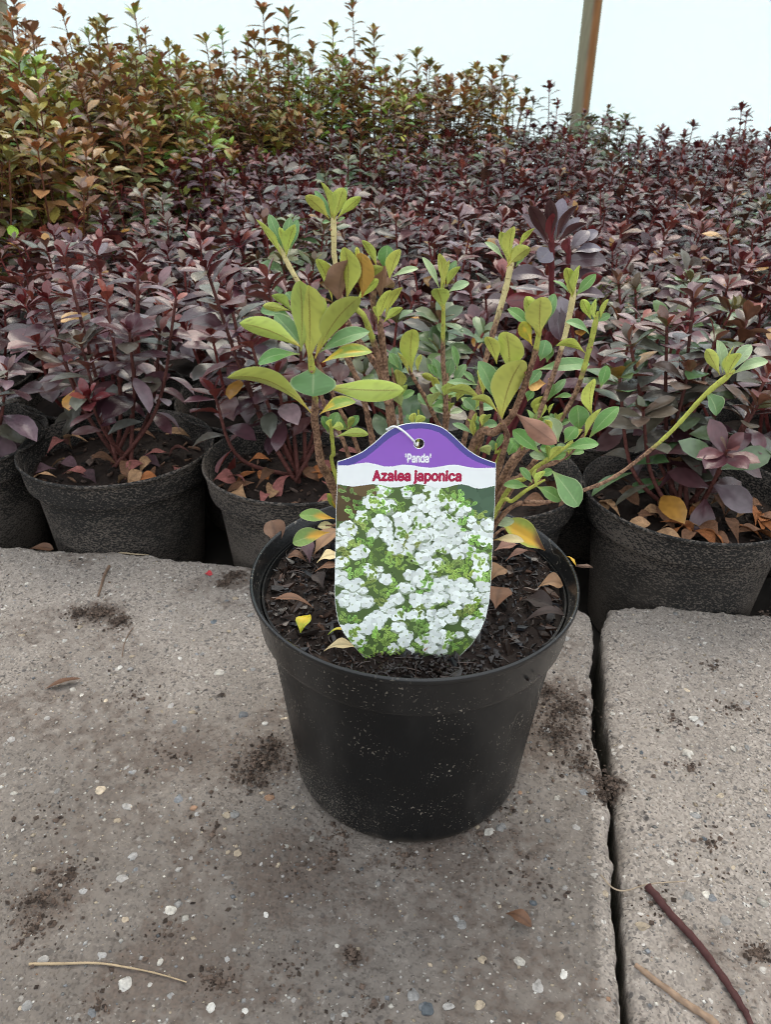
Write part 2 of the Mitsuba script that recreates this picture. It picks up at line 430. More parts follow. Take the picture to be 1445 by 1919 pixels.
# aggregate worn bare in the slabs: every stone of about 3 mm and more is a piece, the finer ones are one mesh
rng = np.random.default_rng(21)
STONE = [(0.52, 0.50, 0.46), (0.46, 0.43, 0.38), (0.34, 0.32, 0.30), (0.38, 0.31, 0.23), (0.20, 0.205, 0.215), (0.30, 0.29, 0.28), (0.12, 0.135, 0.15), (0.48, 0.40, 0.30), (0.33, 0.20, 0.13)]
SP = [0.10, 0.16, 0.22, 0.15, 0.09, 0.17, 0.03, 0.06, 0.02]
big_spots = [(-0.2109, 0.1102, 0.0), (-0.2744, 0.1145, 0.0), (-0.2677, 0.1321, 0.0), (-0.0941, 0.1351, 0.0), (-0.1595, 0.1412, 0.0), (-0.183, 0.1093, -0.0), (-0.1605, 0.0998, 0.0), (-0.1428, 0.078, 0.0), (-0.1708, 0.0427, 0.0), (-0.117, 0.0327, 0.0), (-0.14, 0.0069, 0.0), (-0.1556, 0.0191, 0.0), (-0.1798, -0.0194, 0.0), (-0.149, -0.0168, 0.0), (-0.2715, 0.0075, 0.0), (-0.2641, -0.0138, 0.0), (-0.1967, -0.0349, 0.0), (-0.1751, -0.0471, 0.0), (-0.1815, -0.0194, 0.0), (-0.2775, 0.0946, 0.0), (-0.3114, 0.1208, 0.0), (-0.2197, 0.0829, 0.0), (-0.1751, -0.0471, 0.0), (-0.1341, -0.0478, 0.0), (-0.1308, -0.0525, 0.0), (-0.1126, -0.0531, 0.0), (-0.1015, -0.0794, 0.0), (-0.1077, -0.053, 0.0), (-0.1451, -0.0405, 0.0), (-0.1634, -0.0968, 0.0), (-0.1616, -0.0822, 0.0), (-0.1853, -0.1117, 0.0), (-0.1316, -0.1158, 0.0), (-0.1445, -0.1552, 0.0), (-0.1611, -0.1411, 0.0), (-0.0597, -0.1621, 0.0), (-0.0995, -0.1667, 0.0), (-0.1573, -0.1685, 0.0), (0.1216, 0.1933, 0.0), (0.0266, -0.1217, 0.0), (0.0464, -0.1333, 0.0), (0.0357, -0.141, 0.0), (0.0763, -0.1477, 0.0), (0.0237, -0.1181, 0.0), (0.0672, -0.1089, 0.0), (0.0672, -0.1293, 0.0), (0.0549, -0.1417, 0.0), (0.0625, -0.1537, 0.0), (0.0704, -0.1681, 0.0), (0.032, -0.1635, 0.0), (0.0058, -0.1658, 0.0), (-0.0006, -0.1595, 0.0), (0.0163, -0.1644, 0.0), (0.1413, -0.0059, 0.0), (0.1493, 0.0393, 0.0), (0.1548, 0.0532, 0.0), (0.2055, 0.0348, 0.0), (0.2075, 0.0296, 0.0), (0.2325, 0.0072, 0.0), (0.1904, 0.0018, 0.0), (0.215, -0.0401, 0.0), (0.1782, -0.0487, 0.0), (0.1653, -0.103, 0.0), (0.1947, -0.1075, 0.0), (0.1542, -0.1047, 0.0), (0.1697, -0.1187, -0.0), (0.1239, -0.1222, 0.0), (0.0956, -0.0019, 0.0), (0.0977, 0.0202, 0.0), (0.1314, 0.0285, 0.0), (0.117, 0.0056, 0.0), (0.1121, -0.033, 0.0), (0.0942, -0.0375, 0.0), (0.1782, -0.0487, 0.0), (0.2724, 0.0972, 0.0), (0.2627, 0.097, 0.0), (0.1509, -0.0775, 0.0), (0.1987, -0.034, 0.0), (-0.1903, -0.1436, 0.0)]
spots = [(p[0], p[1], 1.25) for p in big_spots]
while len(spots) < 290:
    x, y = rng.uniform(-0.36, 0.42), rng.uniform(-0.18, 0.2)
    if math.hypot(x, y) < 0.07 or abs(x) > 0.32 + 0.5 * y + 0.05:
        continue
    spots.append((x, y, rng.choice([0.8, 1.0, 1.2], p=[0.6, 0.3, 0.1])))
fine = {0: Soup(), 1: Soup()}
for x, y, k in spots:
    which = int(x > np.interp(y, JL[:, 0], JL[:, 1]) + 0.004)
    e = np.interp(y, JL[:, 0], JL[:, 1])
    if e - 0.004 < x < e + 0.014 or y > np.interp(x, (BL, BR_)[which][:, 0], (BL, BR_)[which][:, 1]) - 0.01:
        continue
    a = 0.0019 * k * rng.uniform(0.7, 1.6)
    b = a * rng.uniform(0.6, 1.0)
    v, f = lump(rng, a, b, 0.42 * b, 2 if k > 1.1 else 1, 0.7)
    z = float(zslab(np.array(x), np.array(y)))
    c = np.array(STONE[rng.choice(len(STONE), p=SP)]) * rng.uniform(0.5, 0.92)
    cc = np.broadcast_to(c, v.shape)
    put(child(('pavement__slab', 'pavement__slab_001')[which], 'pebble'), (v + [x, y, z - 0.12 * b], f), 'piece', True, cc)
for _ in range(14000):
    x, y = rng.uniform(-0.40, 0.44), rng.uniform(-0.2, 0.25)
    which = int(x > np.interp(y, JL[:, 0], JL[:, 1]) + 0.004)
    e = np.interp(y, JL[:, 0], JL[:, 1])
    if e - 0.003 < x < e + 0.012 or y > np.interp(x, (BL, BR_)[which][:, 0], (BL, BR_)[which][:, 1]) - 0.005 or math.hypot(x, y) < 0.068:
        continue
    a = 0.00066 * math.exp(rng.normal(0, 0.45))
    v, f = lump(rng, a, a * rng.uniform(0.6, 1), a * 0.4, 0)
    c = np.array(STONE[rng.choice(len(STONE), p=SP)]) * rng.uniform(0.35, 1.0)
    fine[which].add(v + [x, y, float(zslab(np.array(x), np.array(y)))], f, c)
for w_ in (0, 1):
    key = child(('pavement__slab', 'pavement__slab_001')[w_], 'aggregate')
    labels[key] = {'kind': 'stuff'}
    fine[w_].put(key, 'piece')

# crumbs of potting soil spilt on the slabs
rng = np.random.default_rng(4)
crumbs = Soup()
HEAPS = [(p, r, n) for p, r, n in zip([(-0.2561, 0.1506, 0.0), (-0.2371, 0.1399, 0.0), (-0.2741, 0.1503, 0.0), (-0.1535, 0.2093, 0.0), (-0.1608, 0.1963, 0.0), (0.1024, 0.0153, 0.0), (0.1151, 0.0415, 0.0), (0.1065, 0.0582, 0.0), (-0.0973, -0.0115, 0.0), (-0.0921, 0.0027, 0.0), (-0.1022, -0.025, 0.0), (-0.2028, -0.1118, 0.0), (-0.1941, -0.0954, 0.0), (-0.2025, -0.1271, 0.0), (-0.0318, -0.1398, 0.0), (-0.0994, -0.154, 0.0), (0.1798, -0.1362, 0.0), (0.1267, -0.022, 0.0), (0.1298, -0.0263, 0.0), (0.1252, -0.035, 0.0), (0.0928, 0.0467, 0.0), (0.1157, -0.0086, 0.0), (-0.1547, -0.0076, 0.0), (-0.0468, -0.0798, 0.0), (-0.003, -0.0793, 0.0), (0.0424, -0.064, 0.0), (0.2395, 0.0434, 0.0), (0.2371, 0.0903, 0.0), (-0.0641, -0.0939, 0.0), (-0.1339, -0.1294, 0.0), (-0.1551, -0.1673, 0.0), (0.1353, -0.1082, 0.0), (0.0639, -0.0481, 0.0), (-0.0413, -0.065, 0.0), (0.3167, 0.1687, 0.0), (0.1893, 0.0319, -0.0), (0.1892, -0.0122, 0.0), (-0.2009, 0.0535, 0.0), (-0.2151, -0.0556, 0.0), (-0.0203, -0.1635, 0.0), (0.0638, -0.0925, 0.0), (0.1788, -0.0699, 0.0), (-0.0636, -0.151, 0.0), (-0.1182, -0.0659, 0.0)], [.017, .013, .014, .011, .010, .03, .022, .02, .022, .018, .02, .022, .02, .02, .005, .012, .007, .010, .007, .010, .02, .022, .03, .02, .03, .03, .02, .015, .03, .03, .03, .02, .03, .02, .008, .02, .02, .03, .04, .03, .03, .03, .03, .04], [420, 260, 220, 260, 150, 330, 240, 150, 240, 150, 150, 170, 140, 130, 150, 110, 130, 120, 200, 160, 70, 180, 60, 90, 100, 90, 60, 60, 60, 70, 60, 60, 60, 60, 70, 60, 60, 60, 60, 60, 60, 60, 60, 60])]
for p, r, n in HEAPS:
    for _ in range(int(n * 1.7)):
        rr, th = r * abs(rng.normal(0, 0.55)), rng.uniform(0, 6.283)
        x, y = p[0] + rr * math.cos(th), p[1] + rr * math.sin(th) * 0.8
        if math.hypot(x, y) < 0.073:
            continue
        a = min(0.0019, 0.00050 * math.exp(rng.normal(0, 0.75)))
        v, f = lump(rng, a, a * rng.uniform(0.4, 1), a * 0.7, 0, 0.8)
        heap = max(0, 0.0035 * (1 - rr / r)) * (n > 140)
        e = np.interp(y, JL[:, 0], JL[:, 1])
        inj = e < x < e + 0.01
        z = -0.002 if inj else float(zslab(np.array(x), np.array(y)))
        crumbs.add(v + [x, y, z + a * 0.3 + heap * rng.uniform(0, 1)], f, np.array((0.082, 0.058, 0.045)) * rng.uniform(0.35, 1.5))
for _ in range(2600):
    x, y = rng.uniform(-0.4, 0.44), rng.uniform(-0.2, 0.24)
    if math.hypot(x, y) < 0.074 or meshkit.fbm(np.array([x * 16, y * 16, 0.3]), 3) < 0.45:
        continue
    e = np.interp(y, JL[:, 0], JL[:, 1])
    if e - 0.002 < x < e + 0.012 or y > np.interp(x, (BL, BR_)[int(x > e)][:, 0], (BL, BR_)[int(x > e)][:, 1]) - 0.004:
        continue
    a = 0.0006 * math.exp(rng.normal(0, 0.45))
    v, f = lump(rng, a, a * rng.uniform(0.3, 1), a * 0.6, 0, 0.8)
    crumbs.add(v + [x, y, float(zslab(np.array(x), np.array(y))) + a * 0.3], f, np.array((0.062, 0.047, 0.038)) * rng.uniform(0.5, 1.6))
crumbs.put('soil_crumbs', 'piece', smooth=False)
labels['soil_crumbs'] = {'label': 'dark potting soil crumbs spilt over the concrete slabs', 'category': 'soil', 'kind': 'stuff'}

# ------------------------------------------------------------------ pots
POT_IN = 0.0925


def pot_profile():
    body = [(0.0, 0.004), (0.050, 0.004), (0.055, 0.0), (0.0685, 0.0), (0.0722, 0.0012), (0.0741, 0.0045), (0.0770, 0.035), (0.0812, 0.075), (0.0850, 0.108), (0.0862, 0.1195), (0.0880, 0.1215), (0.0884, 0.132), (0.0887, 0.1365), (0.0876, 0.1370), (0.0865, 0.131), (0.0835, 0.10), (0.0750, 0.02), (0.070, 0.006), (0.0, 0.006)]
    rim = [(0.0882, 0.1190), (0.0893, 0.1184), (0.0903, 0.1190), (0.0908, 0.1215), (0.0926, 0.1395), (0.0931, 0.1412), (0.0944, 0.1424), (0.0951, 0.1438), (0.0949, 0.1455), (0.0940, 0.1464), (0.0931, 0.1458), (0.0925, 0.1442), (0.0898, 0.1375), (0.0886, 0.1330), (0.0890, 0.125), (0.0882, 0.1190)]
    return np.array(body), np.array(rim)


def finer(prof, per=4):
    return np.vstack([np.linspace(a, b, per, endpoint=False) for a, b in zip(prof[:-1], prof[1:])] + [prof[-1:]])


PB, PR = pot_profile()


def soil_mesh(c, z, R, rng, amp=0.006, rings=40, seg=110, mound=0.004, tilt=0.0):
    rr = np.linspace(0, 1, rings) ** 0.8 * R
    ang = np.arange(seg) * 2 * np.pi / seg
    X, Y = rr[:, None] * np.cos(ang), rr[:, None] * np.sin(ang)
    P = np.stack([X, Y, 0 * X], -1) + rng.uniform(-5, 5, 3)
    Z = z + tilt * Y / R + mound * (1 - (rr[:, None] / R) ** 2) + amp * (meshkit.fbm(P * 45, 3) - 0.5) + 0.5 * amp * (meshkit.fbm(P * 230, 3) - 0.5)
    v = np.stack([X + c[0], Y + c[1], Z + c[2]], -1).reshape(-1, 3)
    i, j = np.meshgrid(np.arange(rings - 1), np.arange(seg), indexing='ij')
    q = np.stack([i * seg + j, (i + 1) * seg + j, (i + 1) * seg + (j + 1) % seg, i * seg + (j + 1) % seg], -1).reshape(-1, 4)
    return v, q, Z


def soil_color(v, rng, a=(0.006, 0.004, 0.0035), b=(0.024, 0.015, 0.012)):
    n = meshkit.fbm(v * 300, 3)[:, None]
    return lerp(a, b, n)


def chip(rng, a, b, c):
    """A flake of bark: a bent irregular prism, 20 triangles."""
    k = 6
    ang = np.sort(rng.uniform(0, 6.283, k))
    rad = rng.uniform(0.55, 1.0, k)
    x, y = a * rad * np.cos(ang), b * rad * np.sin(ang)
    bend = rng.uniform(-0.25, 0.25) / a
    z = bend * x * x
    top, bot = np.stack([x, y, z + c / 2], -1), np.stack([x, y, z - c / 2], -1)
    top[:, :2] *= 0.88
    v = np.vstack([top, bot])
    f = [[0, i, i + 1] for i in range(1, k - 1)] + [[k, k + i + 1, k + i] for i in range(1, k - 1)]
    for i in range(k):
        j = (i + 1) % k
        f += [[i, k + i, k + j], [i, k + j, j]]
    R = trimesh.transformations.euler_matrix(rng.normal(0, 0.45), rng.normal(0, 0.45), rng.uniform(0, 6.283))[:3, :3]
    return v @ R.T, np.array(f)


def add_pot(key, c, bsdf, seg=120):
    if bsdf == 'pot_black':
        put(key + '__body', lathe(finer(PB, 3), seg, c), bsdf, smooth=35)
        put(key + '__rim', lathe(finer(PR, 2), seg, c), 'pot_rim', smooth=50)
    else:
        put(key + '__body', lathe(PB * np.where((PB[:, :1] > 0.06) & (PB[:, 1:] < 0.121), [[0.965, 1.0]], [[1.0, 1.0]]), seg, c), bsdf, smooth=35)
        put(key + '__rim', lathe(PR, seg, c), bsdf, smooth=50)


front_pot = thing('plant_pot', 'clean black plastic pot standing on the concrete slabs in front', 'plant pot')
add_pot(front_pot, (0, 0, 0), 'pot_black', 160)
rng = np.random.default_rng(31)
SOILZ = 0.1318
v, q, Z = soil_mesh((0, 0, 0), SOILZ, 0.0897, rng, 0.010, 70, 190, 0.001, 0.0042)
put(front_pot + '__soil', (v, q), 'soil_dark', True, soil_color(v, rng))
SOILTREE = cKDTree(v[:, :2])
SOILV = v


def zsoil(x, y):
    return float(SOILV[SOILTREE.query([x, y])[1], 2])


litter = Soup()
for i in range(3600):
    r, th = 0.088 * math.sqrt(rng.uniform(0, 1)), rng.uniform(0, 6.283)
    x, y = r * math.cos(th), r * math.sin(th)
    big = i < 300
    a = rng.uniform(0.0032, 0.0090) if big else 0.0006 * math.exp(rng.uniform(0, 1.6))
    if big and r > 0.081:
        r = 0.08
        x, y = r * math.cos(th), r * math.sin(th)
    v, f = chip(rng, a, a * rng.uniform(0.25, 0.6), max(0.0008, a * rng.uniform(0.12, 0.3)))
    tone = rng.choice(4, p=[0.5, 0.28, 0.14, 0.08])
    col = np.array([(0.010, 0.0065, 0.0055), (0.028, 0.016, 0.012), (0.016, 0.016, 0.019), (0.070, 0.038, 0.026)][tone]) * rng.uniform(0.6, 1.6)
    v = v + [x, y, zsoil(x, y) + 0.0010 + 0.1 * a]
    if big:
        put(child(front_pot + '__soil', 'bark_chip'), (v, f), 'soil_piece', False, np.broadcast_to(col, v.shape))
    else:
        litter.add(v, f, col)
for i in range(420):  # fibres and rootlets
    r, th = 0.087 * math.sqrt(rng.uniform(0, 1)), rng.uniform(0, 6.283)
    x, y = r * math.cos(th), r * math.sin(th)
    d = unit(np.array([rng.normal(), rng.normal(), rng.normal(0, 0.4)])) * rng.uniform(0.002, 0.007)
    p = np.array([x, y, zsoil(x, y) + 0.0015])
    v, f = tube(catmull([p - d, p + [rng.normal(0, .001), rng.normal(0, .001), 0.0012], p + d], 3), 0.00028, 4)
    litter.add(v, f, np.array((0.035, 0.021, 0.016)) * rng.uniform(0.4, 1.8))
for i in range(520):  # soil heaped against the foot of the label
    x, y = rng.normal(0.008, 0.020), rng.normal(-0.0675, 0.004)
    a = rng.uniform(0.0008, 0.0026)
    v, f = chip(rng, a, a * rng.uniform(0.3, 0.8), a * 0.4)
    litter.add(v + [x, y, zsoil(x, y) + rng.uniform(0, 0.004) * math.exp(-((x - 0.010) / 0.016) ** 2)], f, np.array((0.018, 0.011, 0.009)) * rng.uniform(0.4, 1.6))
labels[front_pot + '__soil__litter'] = {'kind': 'stuff'}
litter.put(front_pot + '__soil__litter', 'soil_piece', smooth=False)

# ------------------------------------------------------------------ the azalea in the front pot
BRANCHES = {
    1: ([(-0.051, -0.045, 0.2854), (-0.0504, -0.04, 0.2664), (-0.0515, -0.035, 0.2557), (-0.0512, -0.03, 0.2448), (-0.0501, -0.022, 0.2249), (-0.0449, -0.012, 0.2054), (-0.02, 0.0, 0.121)], [0.00178, 0.00173, 0.00216, 0.00208, 0.00245, 0.00285, 0.00285], 'g'),
    2: ([(-0.0663, 0.0, 0.3222), (-0.0636, 0.0, 0.3166), (-0.0607, 0.0, 0.3116), (-0.0494, 0.005, 0.2911), (-0.0377, 0.01, 0.2699), (-0.0261, 0.01, 0.232), (-0.012, 0.012, 0.121)], [0.00139, 0.0014, 0.00141, 0.00146, 0.00166, 0.00188, 0.0022], 'c'),
    3: ([(-0.0447, 0.03, 0.3335), (-0.0447, 0.03, 0.3236), (-0.0443, 0.03, 0.3139), (-0.0385, 0.025, 0.2859), (-0.0269, 0.02, 0.2692), (-0.0194, 0.015, 0.2574), (-0.0133, 0.01, 0.2321), (0.0, 0.015, 0.121)], [0.00174, 0.00162, 0.0015, 0.00154, 0.00184, 0.00227, 0.00246, 0.00246], 'c'),
    4: ([(-0.0314, 0.0, 0.2971), (-0.0285, 0.0, 0.2938), (-0.023, 0.008, 0.2761), (-0.0188, 0.014, 0.2572)], [0.0017, 0.0017, 0.00191, 0.00198], 'g'),
    5: ([(-0.0227, 0.012, 0.312), (-0.0245, 0.01, 0.2989), (-0.021, 0.01, 0.2877), (-0.0186, 0.012, 0.2672), (-0.0152, 0.01, 0.2383), (0.002, 0.01, 0.121)], [0.00145, 0.00173, 0.00203, 0.00223, 0.00244, 0.00244], 'd'),
    7: ([(-0.0037, 0.02, 0.258), (0.0049, 0.025, 0.2416), (0.0118, 0.028, 0.2272), (0.0174, 0.03, 0.2142)], [0.00115, 0.00133, 0.00151, 0.00154], 'b'),
    8: ([(0.0113, 0.03, 0.3005), (0.0124, 0.03, 0.2885), (0.0132, 0.03, 0.265), (0.016, 0.025, 0.2243), (0.012, 0.02, 0.121)], [0.00125, 0.00127, 0.00145, 0.0018, 0.0022], 'y'),
    9: ([(0.0473, 0.04, 0.311), (0.0456, 0.04, 0.2985), (0.0414, 0.038, 0.2801), (0.0372, 0.035, 0.2613), (0.0315, 0.03, 0.234), (0.0272, 0.025, 0.2175), (0.014, 0.012, 0.121)], [0.00196, 0.00185, 0.00174, 0.00177, 0.0018, 0.00182, 0.0022], 'c'),
    10: ([(0.0499, -0.04, 0.2967), (0.0487, -0.038, 0.2838), (0.0438, -0.03, 0.2567), (0.0371, -0.022, 0.2433), (0.027, -0.012, 0.229), (0.008, 0.0, 0.121)], [0.00142, 0.00158, 0.00192, 0.00226, 0.00235, 0.00235], 's'),
    11: ([(0.0845, 0.05, 0.2918), (0.0833, 0.05, 0.2755), (0.0791, 0.045, 0.257), (0.0732, 0.04, 0.2371), (0.066, 0.03, 0.2227), (0.0583, 0.022, 0.2113), (0.0505, 0.015, 0.2035), (0.02, 0.01, 0.121)], [0.00205, 0.00179, 0.00166, 0.00168, 0.00183, 0.00197, 0.00211, 0.0022], 'c'),
    12: ([(0.0906, 0.02, 0.2862), (0.0894, 0.02, 0.2728), (0.0858, 0.02, 0.2503), (0.0783, 0.018, 0.233), (0.0669, 0.014, 0.2121), (0.0589, 0.012, 0.2021), (0.0487, 0.01, 0.1918), (0.02, 0.0, 0.121)], [0.0018, 0.00169, 0.00159, 0.00161, 0.00164, 0.0018, 0.00197, 0.0022], 'y'),
    13: ([(0.0375, -0.035, 0.2543), (0.0416, -0.03, 0.2462), (0.0421, -0.028, 0.2408), (0.0413, -0.022, 0.2281), (0.0397, -0.018, 0.2161), (0.018, -0.005, 0.121)], [0.00127, 0.00156, 0.00158, 0.00176, 0.00194, 0.0022], 'd'),
    14: ([(0.0305, -0.012, 0.2537), (0.0318, -0.01, 0.2378), (0.0308, -0.008, 0.2242), (0.01, 0.002, 0.121)], [0.00121, 0.00137, 0.0014, 0.0022], 'b'),
    15: ([(0.074, -0.012, 0.2296), (0.0672, -0.012, 0.2237), (0.0622, -0.01, 0.2184), (0.0574, -0.008, 0.2107), (0.0479, -0.004, 0.1978), (0.02, -0.004, 0.121)], [0.00111, 0.00139, 0.00141, 0.00143, 0.00161, 0.0022], 'g'),
    16: ([(0.0897, 0.012, 0.2256), (0.0841, 0.01, 0.2178), (0.0764, 0.008, 0.2131), (0.0655, 0.004, 0.2097), (0.0525, 0.0, 0.2007), (0.02, 0.004, 0.121)], [0.00117, 0.00132, 0.00147, 0.00146, 0.00161, 0.0022], 'b'),
    17: ([(0.164, 0.02, 0.2576), (0.1554, 0.02, 0.2481), (0.1371, 0.018, 0.2232), (0.1129, 0.014, 0.2021), (0.0935, 0.01, 0.1941), (0.077, 0.006, 0.1895), (0.0495, 0.0, 0.1849), (0.022, -0.002, 0.121)], [0.00201, 0.00159, 0.00134, 0.00121, 0.00136, 0.00135, 0.00164, 0.0022], 'y'),
    18: ([(0.0574, -0.03, 0.2172), (0.0538, -0.03, 0.2147), (0.0484, -0.026, 0.2066), (0.041, -0.02, 0.1976), (0.016, -0.008, 0.121)], [0.00108, 0.00108, 0.00124, 0.00127, 0.0022], 'g'),
    20: ([(-0.0447, -0.01, 0.1816), (-0.0386, -0.004, 0.1782), (-0.014, 0.0, 0.121)], [0.00088, 0.00104, 0.0022], 'b'),
    19: ([(0.0577, 0.03, 0.1541), (0.0494, 0.02, 0.1599), (0.016, 0.006, 0.121)], [0.00098, 0.00096, 0.0022], 'b'),
    21: ([(-0.0441, -0.028, 0.2454), (-0.0436, -0.024, 0.2321), (-0.0428, -0.02, 0.2161), (-0.018, -0.004, 0.121)], [0.00105, 0.00121, 0.00124, 0.0022], 'g'),
    22: ([(-0.0629, 0.01, 0.2923), (-0.055, 0.012, 0.261), (-0.0493, 0.014, 0.239), (-0.0379, 0.016, 0.2112), (-0.016, 0.012, 0.121)], [0.00107, 0.00112, 0.0013, 0.0015, 0.0022], 'b'),
    23: ([(-0.0528, 0.02, 0.2613), (-0.0437, 0.022, 0.2391), (-0.0324, 0.022, 0.2105), (-0.01, 0.018, 0.121)], [0.00114, 0.00132, 0.00152, 0.0022], 'b'),
    24: ([(0.0187, 0.055, 0.24), (0.0191, 0.05, 0.2192), (0.008, 0.03, 0.121)], [0.00125, 0.00143, 0.0022], 'b'),
    25: ([(0.0727, 0.045, 0.2269), (0.0698, 0.04, 0.2104), (0.057, 0.03, 0.1977), (0.022, 0.016, 0.121)], [0.00125, 0.00142, 0.00141, 0.0022], 'b'),
    26: ([(-0.0131, 0.04, 0.2482), (-0.0084, 0.04, 0.223), (0.0, 0.024, 0.121)], [0.00121, 0.0014, 0.0022], 'b'),
    27: ([(0.0291, -0.006, 0.2312), (0.0295, -0.006, 0.2254), (0.01, 0.004, 0.121)], [0.00098, 0.00113, 0.0022], 'g'),
    28: ([(0.0386, -0.02, 0.2304), (0.0392, -0.018, 0.2231), (0.014, 0.0, 0.121)], [0.00068, 0.00083, 0.0022], 'g'),
    29: ([(-0.0003, 0.0, 0.2389), (-0.0001, 0.0, 0.2328), (0.0, 0.008, 0.121)], [0.0007, 0.00085, 0.0022], 'g'),
}
